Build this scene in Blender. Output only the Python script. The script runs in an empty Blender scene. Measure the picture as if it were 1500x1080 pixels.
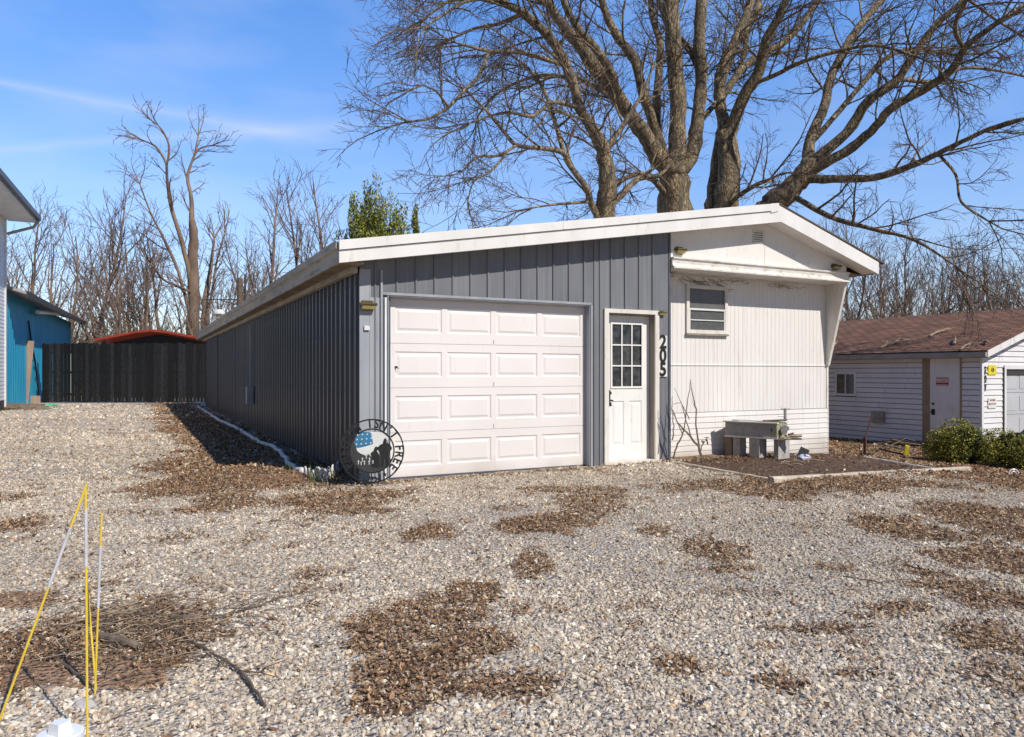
import bpy, math, random
import numpy as np
from mathutils import Vector, Matrix
R = random.Random(7)
NR = np.random.default_rng(11)
COL = bpy.context.scene.collection
sc = bpy.context.scene
F = 1073.0; HZ = 545.0; CH = 1.27           # focal length in photo pixels, horizon row, eye height

# ------------------------------------------------------------------ helpers
def P(px, py, Y):
    return Vector(((px-750)/F*Y, Y, CH-(py-HZ)/F*Y))
def sm(t):
    t = np.clip(t, 0, 1); return t*t*(3-2*t)
def gh(x, y):
    "height of the ground: level by the garage, falling away to the right"
    return -0.5*sm((np.asarray(x)*0.8+np.asarray(y)*0.25-5)/7)
def G(px, py):
    "point of the ground seen at a photo pixel"
    z = 0.0
    for _ in range(8):
        Y = (CH-z)*F/(py-HZ); X = (px-750)/F*Y; z = float(gh(X, Y))
    return Vector((X, Y, z))

class MB:
    def __init__(s): s.v=[]; s.f=[]; s.mi=[]
    def add(s, vs, fs, m=0):
        o=len(s.v); s.v.extend([tuple(v) for v in vs]); s.f.extend([tuple(i+o for i in f) for f in fs]); s.mi.extend([m]*len(fs)); return s
    def box(s, x0,x1,y0,y1,z0,z1, M=None, m=0):
        vs=[Vector((x,y,z)) for z in (z0,z1) for y in (y0,y1) for x in (x0,x1)]
        if M is not None: vs=[M@v for v in vs]
        return s.add(vs,[(0,2,3,1),(4,5,7,6),(0,1,5,4),(2,6,7,3),(0,4,6,2),(1,3,7,5)],m)
    def quad(s,a,b,c,d,m=0): return s.add([a,b,c,d],[(0,1,2,3)],m)
    def prism(s, poly, y0, y1, m=0):
        "poly in (x,z), extruded along y"
        n=len(poly)
        vs=[(p[0],y0,p[1]) for p in poly]+[(p[0],y1,p[1]) for p in poly]
        fs=[tuple(range(n)), tuple(range(2*n-1,n-1,-1))]+[(i,i+n,(i+1)%n+n,(i+1)%n) for i in range(n)]
        return s.add(vs,fs,m)
    def prismx(s, poly, x0, x1, m=0):
        "poly in (y,z), extruded along x"
        n=len(poly)
        vs=[(x0,p[0],p[1]) for p in poly]+[(x1,p[0],p[1]) for p in poly]
        fs=[tuple(range(n)), tuple(range(2*n-1,n-1,-1))]+[(i,i+n,(i+1)%n+n,(i+1)%n) for i in range(n)]
        return s.add(vs,fs,m)
    def tube(s, pts, rad, n=6, cap=True, m=0, lump=0.0):
        pts=[Vector(p) for p in pts]
        if not hasattr(rad,'__len__'): rad=[rad]*len(pts)
        k=len(pts); t=(pts[1]-pts[0]).normalized()
        a=Vector((0,0,1)) if abs(t.z)<0.9 else Vector((1,0,0))
        u=t.cross(a).normalized(); o=len(s.v)
        cs=[(math.cos(2*math.pi*i/n),math.sin(2*math.pi*i/n)) for i in range(n)]
        for j in range(k):
            tt=(pts[min(j+1,k-1)]-pts[max(j-1,0)])
            if tt.length>1e-9: tt.normalize()
            else: tt=t
            u=(u-tt*u.dot(tt))
            if u.length<1e-6: u=tt.orthogonal()
            u.normalize(); w=tt.cross(u); r=rad[j]; p=pts[j]
            for c,d in cs:
                q=r*(1+R.gauss(0,lump)) if lump else r
                s.v.append((p.x+(u.x*c+w.x*d)*q, p.y+(u.y*c+w.y*d)*q, p.z+(u.z*c+w.z*d)*q))
        for j in range(k-1):
            for i in range(n):
                a0=o+j*n+i; a1=o+j*n+(i+1)%n
                s.f.append((a0,a1,a1+n,a0+n)); s.mi.append(m)
        if cap:
            s.f.append(tuple(o+i for i in range(n-1,-1,-1))); s.mi.append(m)
            s.f.append(tuple(o+(k-1)*n+i for i in range(n))); s.mi.append(m)
        return s
    def build(s, name, mats, parent=None, smooth=False):
        me=bpy.data.meshes.new(name); me.from_pydata(s.v,[],s.f)
        if not isinstance(mats,(list,tuple)): mats=[mats]
        for m in mats: me.materials.append(m)
        if len(mats)>1: me.polygons.foreach_set('material_index', s.mi)
        if smooth: me.polygons.foreach_set('use_smooth',[True]*len(s.f))
        me.update()
        o=bpy.data.objects.new(name,me); COL.objects.link(o)
        if parent is not None: o.parent=parent
        return o

def npmesh(name, V, Fc, mat, col=None, parent=None, smooth=False):
    "V (n,3), Fc (m,k) arrays"
    me=bpy.data.meshes.new(name); n=len(V); m,k=Fc.shape
    me.vertices.add(n); me.vertices.foreach_set('co',V.astype(np.float32).ravel())
    me.loops.add(m*k); me.loops.foreach_set('vertex_index',Fc.astype(np.int32).ravel())
    me.polygons.add(m); me.polygons.foreach_set('loop_start',np.arange(0,m*k,k,dtype=np.int32))
    try: me.polygons.foreach_set('loop_total',np.full(m,k,dtype=np.int32))
    except Exception: pass
    me.polygons.foreach_set('use_smooth',np.full(m,smooth,dtype=bool))
    if col is not None:
        for nm,arr in col.items():
            a=me.attributes.new(nm,'FLOAT_COLOR','POINT'); a.data.foreach_set('color',arr.astype(np.float32).ravel())
    me.update(calc_edges=True); me.validate()
    me.materials.append(mat)
    o=bpy.data.objects.new(name,me); COL.objects.link(o)
    if parent is not None: o.parent=parent
    return o

def tag(o,label=None,cat=None,group=None,kind=None):
    if label: o['label']=label
    if cat: o['category']=cat
    if group: o['group']=group
    if kind: o['kind']=kind
    return o
def empty(name,loc=(0,0,0),rz=0,label=None,cat=None,group=None):
    o=bpy.data.objects.new(name,None); COL.objects.link(o); o.location=loc; o.rotation_euler=(0,0,rz)
    o.empty_display_size=0.2
    return tag(o,label,cat,group)
def copy_tree(o,parent=None):
    c=o.copy(); COL.objects.link(c)
    if parent is not None: c.parent=parent
    for ch in list(o.children): copy_tree(ch,c)
    return c

# ------------------------------------------------------------------ materials
def mat(name, c1, c2=None, scale=6.0, rough=0.7, metal=0.0, bump=0.0, bscale=60.0, stretch=(1,1,1), streak=None, streak_c=None, spec=0.5, detail=6, fine=0.0, splash=None):
    """procedural: two tones mixed by noise, optional streaks/dirt, bump"""
    m=bpy.data.materials.new(name); m.use_nodes=True; nt=m.node_tree; N=nt.nodes; L=nt.links
    b=N['Principled BSDF']; b.inputs['Roughness'].default_value=rough; b.inputs['Metallic'].default_value=metal
    b.inputs['Specular IOR Level'].default_value=spec
    tc=N.new('ShaderNodeTexCoord'); mp=N.new('ShaderNodeMapping'); mp.inputs['Scale'].default_value=stretch
    L.new(tc.outputs['Object'],mp.inputs['Vector'])
    def noise(sc_,det=6,vec=mp):
        n=N.new('ShaderNodeTexNoise'); n.inputs['Scale'].default_value=sc_; n.inputs['Detail'].default_value=det
        L.new(vec.outputs[0],n.inputs['Vector']); return n
    def ramp(src,a,b_):
        r=N.new('ShaderNodeMapRange'); r.inputs[1].default_value=a; r.inputs[2].default_value=b_; L.new(src,r.inputs[0]); return r.outputs[0]
    def mix(fac,A,B,bt='MIX'):
        x=N.new('ShaderNodeMix'); x.data_type='RGBA'; x.blend_type=bt
        if isinstance(fac,float): x.inputs[0].default_value=fac
        else: L.new(fac,x.inputs[0])
        for s_,i in ((A,6),(B,7)):
            if isinstance(s_,tuple): x.inputs[i].default_value=(*s_,1)
            else: L.new(s_,x.inputs[i])
        return x.outputs[2]
    c2=c2 or tuple(c*0.8 for c in c1)
    n1=noise(scale,detail); col=mix(ramp(n1.outputs[0],0.35,0.65),c1,c2)
    if fine>0:
        nf=noise(bscale*1.3,3); col=mix(ramp(nf.outputs[0],0.4,0.62),col,mix(fine,col,(0.02,0.015,0.01)))
    if streak:
        ms=N.new('ShaderNodeMapping'); ms.inputs['Scale'].default_value=streak[0]; L.new(tc.outputs['Object'],ms.inputs['Vector'])
        n2=noise(streak[1],8,ms); col=mix(ramp(n2.outputs[0],streak[2],streak[3]),col,streak_c or (0.1,0.08,0.06))
    if splash:
        sz=N.new('ShaderNodeSeparateXYZ'); L.new(tc.outputs['Object'],sz.inputs[0])
        ns_=noise(3.5,6,tc); hh=N.new('ShaderNodeMath'); hh.operation='MULTIPLY_ADD'; hh.inputs[1].default_value=-splash[0]*1.6; L.new(ns_.outputs[0],hh.inputs[0]); L.new(sz.outputs[2],hh.inputs[2])
        rs=N.new('ShaderNodeMapRange'); rs.inputs[1].default_value=-splash[0]*.3; rs.inputs[2].default_value=-splash[0]*.95; rs.inputs[4].default_value=splash[1]; L.new(hh.outputs[0],rs.inputs[0])
        col=mix(rs.outputs[0],col,(0.36,0.29,0.22))
    L.new(col,b.inputs['Base Color'])
    n3=noise(scale*2.3,4)
    rr=N.new('ShaderNodeMapRange'); rr.inputs[3].default_value=max(0.03,rough-0.12); rr.inputs[4].default_value=min(1,rough+0.12)
    L.new(n3.outputs[0],rr.inputs[0]); L.new(rr.outputs[0],b.inputs['Roughness'])
    if bump>0:
        nb=noise(bscale,8); bp=N.new('ShaderNodeBump'); bp.inputs['Strength'].default_value=min(1,bump); bp.inputs['Distance'].default_value=0.01*max(1,bump)
        L.new(nb.outputs[0],bp.inputs['Height']); L.new(bp.outputs[0],b.inputs['Normal'])
    return m

def attrmat(name, attr, rough=0.85, spec=0.3, bump=0.0, bscale=200, noise_amt=0.25, nscale=120):
    m=bpy.data.materials.new(name); m.use_nodes=True; nt=m.node_tree; N=nt.nodes; L=nt.links
    b=N['Principled BSDF']; b.inputs['Roughness'].default_value=rough; b.inputs['Specular IOR Level'].default_value=spec
    a=N.new('ShaderNodeAttribute'); a.attribute_name=attr
    tc=N.new('ShaderNodeTexCoord'); n=N.new('ShaderNodeTexNoise'); n.inputs['Scale'].default_value=nscale; n.inputs['Detail'].default_value=4
    L.new(tc.outputs['Object'],n.inputs['Vector'])
    mr=N.new('ShaderNodeMapRange'); mr.inputs[1].default_value=.3; mr.inputs[2].default_value=.7; mr.inputs[3].default_value=1-noise_amt; mr.inputs[4].default_value=1+noise_amt
    L.new(n.outputs[0],mr.inputs[0])
    x=N.new('ShaderNodeVectorMath'); x.operation='SCALE'; L.new(a.outputs['Color'],x.inputs[0]); L.new(mr.outputs[0],x.inputs['Scale'])
    L.new(x.outputs[0],b.inputs['Base Color'])
    return m

M={}
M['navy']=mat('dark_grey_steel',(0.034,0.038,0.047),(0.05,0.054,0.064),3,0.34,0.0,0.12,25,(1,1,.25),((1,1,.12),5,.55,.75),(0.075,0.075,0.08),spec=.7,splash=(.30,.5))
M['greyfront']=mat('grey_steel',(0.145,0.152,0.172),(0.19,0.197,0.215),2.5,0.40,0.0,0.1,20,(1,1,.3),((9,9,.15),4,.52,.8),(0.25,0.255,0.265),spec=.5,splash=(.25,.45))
M['corner']=mat('light_grey_trim',(0.30,0.32,0.36),(0.37,0.39,0.42),5,0.38,0.0,0.08,30,(1,1,.2),((6,6,.4),5,.6,.85),(0.16,0.15,0.14),spec=.5)
M['rib']=mat('rib_crest_painted_sheen',(0.13,0.13,0.14),(0.19,0.185,0.19),4,0.35,0,.05,25,(1,1,.2),spec=.7)  # lighter than the wall steel: sheen on the crests painted as colour
M['trimdark']=mat('dark_trim',(0.07,0.08,0.10),(0.1,0.11,0.13),6,0.45)
M['white']=mat('white_paint',(0.80,0.78,0.76),(0.72,0.70,0.67),3,0.5,0,0.1,40,(1,1,.4),((2,2,.5),6,.6,.95),(0.5,0.46,0.4))
M['whitewall']=mat('weathered_white_siding',(0.80,0.77,0.74),(0.76,0.725,0.69),2.5,0.5,0,0.15,30,(1,1,.35),((5,5,.35),4,.58,.95),(0.50,0.45,0.39),splash=(.4,.6))
M['gable']=mat('gable_panel',(0.80,0.775,0.74),(0.75,0.72,0.68),2,0.5,0,0.12,25,(1,1,.7),((3,3,1.5),5,.6,.9),(0.46,0.40,0.34))
M['dirtybeam']=mat('stained_white_beam',(0.76,0.73,0.68),(0.66,0.62,0.56),4,0.5,0,0.15,40,(1,1,1),((2,2,6),4,.55,.8),(0.30,0.25,0.2))
M['door']=mat('garage_door_paint',(0.81,0.77,0.75),(0.76,0.72,0.70),1.1,0.42,0,0.06,180,(1,1,1),((5,5,.7),4,.62,.95),(0.64,0.58,0.52),splash=(.28,.45))
M['whitedoor']=mat('white_door_paint',(0.86,0.84,0.81),(0.80,0.78,0.75),2,0.35,0,0.04,60,(1,1,1),((5,5,1),4,.6,.9),(0.6,0.55,0.5),splash=(.2,.4))
M['trimwhite']=mat('old_white_trim',(0.76,0.72,0.66),(0.66,0.62,0.56),5,0.6,0,0.2,50,(1,1,.3),((8,8,1),6,.58,.8),(0.34,0.28,0.22))
M['tanfascia']=mat('weathered_tan_fascia',(0.52,0.46,0.36),(0.38,0.35,0.28),1.6,0.7,0,0.3,40,(1,.6,2),((1,.5,4),5,.5,.75),(0.22,0.19,0.14))
M['soffit']=mat('brown_soffit',(0.34,0.26,0.18),(0.2,0.15,0.1),3,0.8,0,0.2)
M['roofmetal']=mat('pale_metal_roof',(0.62,0.58,0.52),(0.5,0.46,0.4),2,0.45,0.1,0.1)
M['brownshade']=mat('roof_edge_brown',(0.11,0.075,0.05),(0.07,0.05,0.04),5,0.7)
M['glass']=mat('dark_glass_painted_reflection',(0.010,0.012,0.018),(0.07,0.075,0.085),9,0.06,0,0.0,spec=1.0)  # paler mottling in the colour imitates reflections on the panes
M['glass2']=mat('screened_window_glass',(0.16,0.155,0.15),(0.11,0.11,0.11),3,0.3,0,0.0,spec=.7)
M['screen']=mat('insect_screen',(0.10,0.10,0.10),(0.075,0.075,0.08),20,0.6)
M['black']=mat('black_metal',(0.012,0.012,0.012),(0.022,0.021,0.02),8,0.45)
M['charcoal']=mat('charcoal_metal',(0.035,0.035,0.035),(0.045,0.045,0.045),8,0.6)
M['numwhite']=mat('plaque_white',(0.78,0.76,0.72),(0.7,0.68,0.64),8,0.5)
M['blue']=mat('flag_blue',(0.03,0.16,0.30),(0.05,0.22,0.38),6,0.5)
M['signwhite']=mat('sign_white',(0.75,0.75,0.73),(0.66,0.66,0.64),6,0.5)
M['lamp']=mat('bronze_lamp',(0.09,0.065,0.03),(0.14,0.11,0.05),10,0.4,0.4)
M['lens']=mat('lamp_lens',(0.5,0.42,0.16),(0.36,0.3,0.12),8,0.3)
M['woodjamb']=mat('bare_wood_jamb',(0.35,0.30,0.26),(0.24,0.2,0.17),4,0.8,0,0.4,60,(3,3,.3))
M['grey']=mat('grey_plastic',(0.42,0.43,0.43),(0.36,0.37,0.37),5,0.5)
M['pvc']=mat('white_plastic',(0.82,0.83,0.84),(0.74,0.75,0.76),5,0.3)
M['fence']=mat('dark_stained_wood',(0.012,0.013,0.017),(0.028,0.030,0.036),5,0.75,0,0.4,60,(2,2,.25),((14,1,1.2),4,.62,.85),(0.07,0.07,0.075))
M['redmetal']=mat('red_metal_roof',(0.42,0.07,0.035),(0.32,0.05,0.03),4,0.45)
M['bluemetal']=mat('blue_ribbed_steel',(0.022,0.26,0.42),(0.03,0.30,0.46),2,0.4,0,0.1,20,(1,1,.3))
M['vinyl']=mat('white_vinyl_siding',(0.78,0.77,0.78),(0.71,0.70,0.71),2,0.5,0,0.1,30,(1,1,1),((3,3,1),4,.6,.85),(0.45,0.44,0.43))
M['soffitw']=mat('white_soffit',(0.88,0.87,0.84),(0.82,0.8,0.77),2,0.5)
M['lapshade']=mat('painted_lap_shade',(0.10,0.095,0.095),(0.15,0.14,0.14),4,0.9)  # dark strips painting the shade line under each siding lap
M['brown']=mat('tan_trim',(0.34,0.25,0.17),(0.27,0.2,0.13),5,0.6)
M['trunk']=mat('furrowed_bark',(0.46,0.345,0.20),(0.20,0.15,0.09),3.2,0.9,0,4.0,22,(1,1,.4),((3,3,.6),4,.48,.62),(0.09,0.075,0.055),fine=.8)
M['twig']=mat('twig_bark',(0.115,0.075,0.055),(0.07,0.048,0.038),1.5,0.85)
M['fartrunk']=mat('far_bark',(0.30,0.21,0.15),(0.13,0.09,0.065),2.0,0.9,0,2.5,10,(1,1,.3))
M['fartwig']=mat('far_twigs',(0.21,0.155,0.13),(0.15,0.11,0.09),0.6,0.9)
M['brush']=mat('brush_stems',(0.24,0.17,0.12),(0.15,0.105,0.075),0.4,0.9)
M['log']=mat('log_bark',(0.22,0.17,0.12),(0.12,0.09,0.065),8,0.9,0,0.8,60)
M['darkstick']=mat('dark_stick',(0.10,0.07,0.05),(0.17,0.125,0.09),12,0.9,0,0.4,80)
M['palestick']=mat('pale_stick',(0.42,0.34,0.25),(0.30,0.23,0.16),9,0.9)
M['timber']=mat('pale_landscape_timber',(0.62,0.53,0.42),(0.45,0.37,0.28),4,0.85,0,0.6,40,(1,1,1),((2,2,2),8,.55,.75),(0.25,0.19,0.14))
M['concrete']=mat('concrete_block',(0.50,0.47,0.43),(0.38,0.36,0.33),6,0.9,0,0.7,90,(1,1,1),((3,3,3),4,.55,.8),(0.24,0.22,0.2))
M['trough']=mat('weathered_grey_board',(0.40,0.37,0.34),(0.31,0.29,0.26),4,0.7,0,0.3,50,(1,1,1),((2,2,4),4,.55,.8),(0.2,0.18,0.15))
M['moss']=mat('mossy_board',(0.40,0.36,0.26),(0.22,0.22,0.11),14,0.9,0,0.6,60)
M['rust']=mat('rusty_iron',(0.14,0.06,0.035),(0.08,0.04,0.03),12,0.85,0,0.4,80)
M['galv']=mat('galvanised_pipe',(0.42,0.41,0.40),(0.3,0.3,0.29),8,0.45,0.4)
M['yellow']=mat('yellow_rod',(0.80,0.58,0.06),(0.72,0.50,0.05),8,0.4)
M['reflect']=mat('reflective_tape',(0.62,0.62,0.66),(0.52,0.52,0.56),20,0.3)
M['yellowp']=mat('yellow_plastic',(0.80,0.66,0.04),(0.70,0.56,0.03),8,0.4)
M['red']=mat('red_sign',(0.45,0.03,0.03),(0.38,0.03,0.03),8,0.5)
M['gdoor2']=mat('grey_garage_door',(0.52,0.53,0.56),(0.47,0.48,0.51),2,0.45)
M['palebag']=mat('crumpled_blue_bag',(0.25,0.36,0.60),(0.66,0.62,0.70),9,0.5,0,0.6,30)
M['mint']=mat('mint_hose',(0.16,0.5,0.30),(0.12,0.42,0.26),6,0.5)
M['edging']=mat('white_edging',(0.80,0.77,0.73),(0.66,0.62,0.57),9,0.5,0,0.3,60,(1,1,1),((4,4,4),3,.55,.8),(0.28,0.24,0.2))
M['postwood']=mat('raw_wood_post',(0.52,0.38,0.27),(0.38,0.27,0.19),3,0.85,0,0.5,50,(3,3,.3))
M['tarp']=mat('black_tarp',(0.012,0.013,0.02),(0.03,0.03,0.05),6,0.4,0,0.6,20)

# shingles
def shingle_mat():
    m=bpy.data.materials.new('brown_shingles'); m.use_nodes=True; nt=m.node_tree; N=nt.nodes; L=nt.links
    b=N['Principled BSDF']; b.inputs['Roughness'].default_value=.92; b.inputs['Specular IOR Level'].default_value=.2
    uv=N.new('ShaderNodeTexCoord'); br=N.new('ShaderNodeTexBrick')
    br.inputs['Scale'].default_value=1; br.inputs['Brick Width'].default_value=.3; br.inputs['Row Height'].default_value=.14; br.inputs['Mortar Size'].default_value=.014
    br.inputs['Color1'].default_value=(.29,.155,.10,1); br.inputs['Color2'].default_value=(.18,.095,.062,1); br.inputs['Mortar'].default_value=(.05,.025,.02,1)
    L.new(uv.outputs['UV'],br.inputs['Vector'])
    n=N.new('ShaderNodeTexNoise'); n.inputs['Scale'].default_value=1.2; n.inputs['Detail'].default_value=8; L.new(uv.outputs['Object'],n.inputs['Vector'])
    n2=N.new('ShaderNodeTexNoise'); n2.inputs['Scale'].default_value=40; L.new(uv.outputs['Object'],n2.inputs['Vector'])
    x=N.new('ShaderNodeMix'); x.data_type='RGBA'; x.blend_type='MULTIPLY'; x.inputs[0].default_value=.8
    mr=N.new('ShaderNodeMapRange'); mr.inputs[1].default_value=.3; mr.inputs[2].default_value=.7; mr.inputs[3].default_value=.7; mr.inputs[4].default_value=1.25
    ad=N.new('ShaderNodeMath'); ad.operation='ADD'; L.new(n.outputs[0],ad.inputs[0]); L.new(n2.outputs[0],ad.inputs[1])
    hf=N.new('ShaderNodeMath'); hf.operation='MULTIPLY'; hf.inputs[1].default_value=.5; L.new(ad.outputs[0],hf.inputs[0]); L.new(hf.outputs[0],mr.inputs[0])
    L.new(br.outputs[0],x.inputs[6]); L.new(mr.outputs[0],x.inputs[7]); L.new(x.outputs[2],b.inputs['Base Color'])
    bp=N.new('ShaderNodeBump'); bp.inputs['Strength'].default_value=.6; bp.inputs['Distance'].default_value=.01; L.new(br.outputs[0],bp.inputs['Height']); L.new(bp.outputs[0],b.inputs['Normal'])
    return m
M['shingle']=shingle_mat()
def leafmat(name,c1,c2):
    m=attrmat(name,'tint',.6,.35)
    return m
M['leaf']=leafmat('leaf_tint',0,0)
M['stone']=attrmat('gravel_stone','tint',.85,.35,noise_amt=.22,nscale=90)
M['chip']=attrmat('leaf_litter','tint',.9,.2,noise_amt=.3,nscale=150)

# ------------------------------------------------------------------ value noise (numpy)
_tab=NR.random((256,256))
def vn(x,y,f,sd=0):
    x=np.asarray(x)*f+37.3*sd+1000; y=np.asarray(y)*f+91.7*sd+1000
    xi=np.floor(x).astype(int); yi=np.floor(y).astype(int); fx=sm(x-xi); fy=sm(y-yi)
    g=lambda a,b:_tab[a%256,b%256]
    return (g(xi,yi)*(1-fx)+g(xi+1,yi)*fx)*(1-fy)+(g(xi,yi+1)*(1-fx)+g(xi+1,yi+1)*fx)*fy
def fbm(x,y,f,sd=0): return (vn(x,y,f,sd)+.5*vn(x,y,f*2.1,sd+1)+.25*vn(x,y,f*4.3,sd+2)+.13*vn(x,y,f*9,sd+3))/1.88

# ------------------------------------------------------------------ ground masks
# leaf-litter patches given where they lie on the ground (read off the photo): px,py,rx,ry,strength
PT=[(560,925,85,32,1),(650,900,85,28,1),(690,945,60,30,1),(600,985,95,40,1),(560,1020,45,28,.95),(720,1000,80,18,.9),(690,875,40,20,.9),
    (200,915,150,45,1),(90,950,130,45,1),(30,990,90,40,.9),(240,965,60,30,.8),
    (25,770,50,14,1),(325,742,58,15,1),(255,717,62,7,1),(500,737,90,22,1),(395,690,120,18,1),(300,672,60,12,.8),(630,777,40,14,.9),(795,768,70,17,.95),(840,755,50,10,.7),(780,830,25,20,.8),
    (870,735,60,12,.8),(900,745,40,8,.6),(962,778,28,9,.8),(1050,810,38,18,.85),(1060,835,50,6,.8),(830,718,70,5,.8),
    (1080,712,120,9,.9),(1150,727,60,10,.9),(1240,707,160,12,1),(1430,702,120,20,1),(1320,773,50,22,.95),(1430,752,90,16,1),(1480,780,60,20,1),(1440,815,75,16,.95),(1500,832,60,14,.9),
    (1350,840,40,7,.7),(1400,860,60,9,.85),(1460,880,60,16,.9),(1310,892,48,9,.8),(1290,905,60,7,.6),(1200,925,75,10,.8),(1250,945,50,9,.7),(1440,940,70,26,.8),(1480,990,60,30,.6),
    (1000,977,38,15,.9),(1148,1003,28,11,.85),(1262,990,30,8,.7),(1230,835,30,6,.6),(740,745,30,6,.5),(460,845,40,16,.7),(20,730,40,6,.8),(265,790,40,10,.5),(1100,870,60,6,.5),(440,800,30,8,.4),(60,880,80,14,.6)]
ELL=[]
for (px,py,rx,ry,st) in PT:
    g=G(px,py); ELL.append((g.x,g.y,rx*g.y/F*1.05,ry*g.y*g.y/(F*1.27)*1.05,st))
a27=math.atan2(550,1073); U=Vector((math.cos(a27),math.sin(a27),0)); V=Vector((-math.sin(a27),math.cos(a27),0)); C0=Vector((-1.744,8.39,0))
def local(x,y):
    dx=x-C0.x; dy=y-C0.y
    return dx*U.x+dy*U.y, dx*V.x+dy*V.y
bed=[G(985,680),G(1135,707),G(1415,691),G(1262,668),G(1212,662)]
def inpoly(x,y,poly):
    r=np.zeros(np.shape(x),bool); n=len(poly)
    for i in range(n):
        a,b=poly[i],poly[(i+1)%n]
        c=((a.y>y)!=(b.y>y))&(x<(b.x-a.x)*(y-a.y)/(b.y-a.y+1e-12)+a.x); r^=c
    return r
def masks(x,y):
    n=fbm(x,y,2.2,5); n2=fbm(x,y,7.0,9)
    lit=np.zeros(np.shape(x))
    for (cx,cy,rx,ry,st) in ELL:
        d=np.sqrt(((x-cx)/rx)**2+((y-cy)/ry)**2)+(n-.5)*1.5+(n2-.5)*1.3
        lit=np.maximum(lit,st*sm((1.25-d)/.65))
    s,t=local(x,y)
    # litter drifts along the long side wall, the front, the bed and the neighbour's yard
    side=sm((1.10+.35*sm((3.5-t)/2)-np.abs(s+.9)-(n-.5)*1.6)/.6)*(t>-0.6)*(s<.1)
    lit=np.maximum(lit,.95*side*sm((t+.6)/.8))
    right=sm((s-4.4)/.5)*sm((t+1.0+(n-.5)*1.2)/.5)
    yard=sm((x-5.2)/1)*sm((y-8.9+(n-.5)*1.5)/.5)
    lit=np.maximum(lit,np.maximum(right,yard))
    frontline=sm((s+1)/.5)*sm((.25-np.abs(t+.12)+(n-.5)*.3)/.2)*.6*sm((5-s)/1)
    lit=np.maximum(lit,frontline)
    lit=np.maximum(lit,.5*sm((n-.58)/.14)*sm((n2-.40)/.3))
    # bare dirt
    dirt=np.zeros(np.shape(x))
    for (px,py,rx,ry) in ((70,990,170,22),(10,880,80,16),(400,700,60,8)):
        g=G(px,py); d=np.sqrt(((x-g.x)/(rx*g.y/F))**2+((y-g.y)/(ry*g.y**2/(F*1.27)))**2)+(n-.5)*.9
        dirt=np.maximum(dirt,sm((1.15-d)/.4))
    lit=lit*(.80+.2*sm((n2-.3)/.3))
    soil=inpoly(x,y,bed).astype(float)
    grass=sm((np.hypot(x,y-5)-45)/10)
    return lit,dirt,soil,grass

# ------------------------------------------------------------------ ground sheet
def axis(segs):
    out=[]
    for a,b,st in segs: out+=list(np.arange(a,b,st))
    return np.array(out+[segs[-1][1]])
def geo(a,b,n): return list(np.geomspace(a,b,n))
gx=np.array([-x for x in reversed(geo(14,700,26)[1:])]+list(np.arange(-14,-6,.3))+list(np.arange(-6,9,.05))+list(np.arange(9,14,.25))+geo(14,700,26))
gy=np.array([-300,-100,-40,-15,-5,-1]+list(np.arange(0,1.8,.3))+list(np.arange(1.8,13,.05))+list(np.arange(13,34,.3))+geo(34,900,26))
XX,YY=np.meshgrid(gx,gy); nx,ny=len(gx),len(gy)
lit,dirt,soil,grass=masks(XX,YY)
ZZ=gh(XX,YY)+(fbm(XX,YY,1.3,2)-.5)*.035*(np.hypot(XX,YY)<30)+(fbm(XX,YY,8,4)-.5)*.016*(np.hypot(XX,YY)<15)+lit*.006-soil*.0
ZZ=np.where(soil>0,ZZ+.01,ZZ)
def groundz(x,y):
    l,_,s_,_=masks(x,y)
    return gh(x,y)+(fbm(x,y,1.3,2)-.5)*.035*(np.hypot(x,y)<30)+(fbm(x,y,8,4)-.5)*.016*(np.hypot(x,y)<15)+l*.006
def GZ(px,py):
    g=G(px,py); g.z=float(groundz(np.array([g.x]),np.array([g.y]))[0]); return g
Vv=np.stack([XX.ravel(),YY.ravel(),ZZ.ravel()],1)
ii=np.arange((ny-1)*(nx-1)); r_=ii//(nx-1); c_=ii%(nx-1); a0=r_*nx+c_
Fc=np.stack([a0,a0+1,a0+nx+1,a0+nx],1)
colr=np.stack([lit.ravel(),dirt.ravel(),np.maximum(soil.ravel(),0),grass.ravel()],1)
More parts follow.
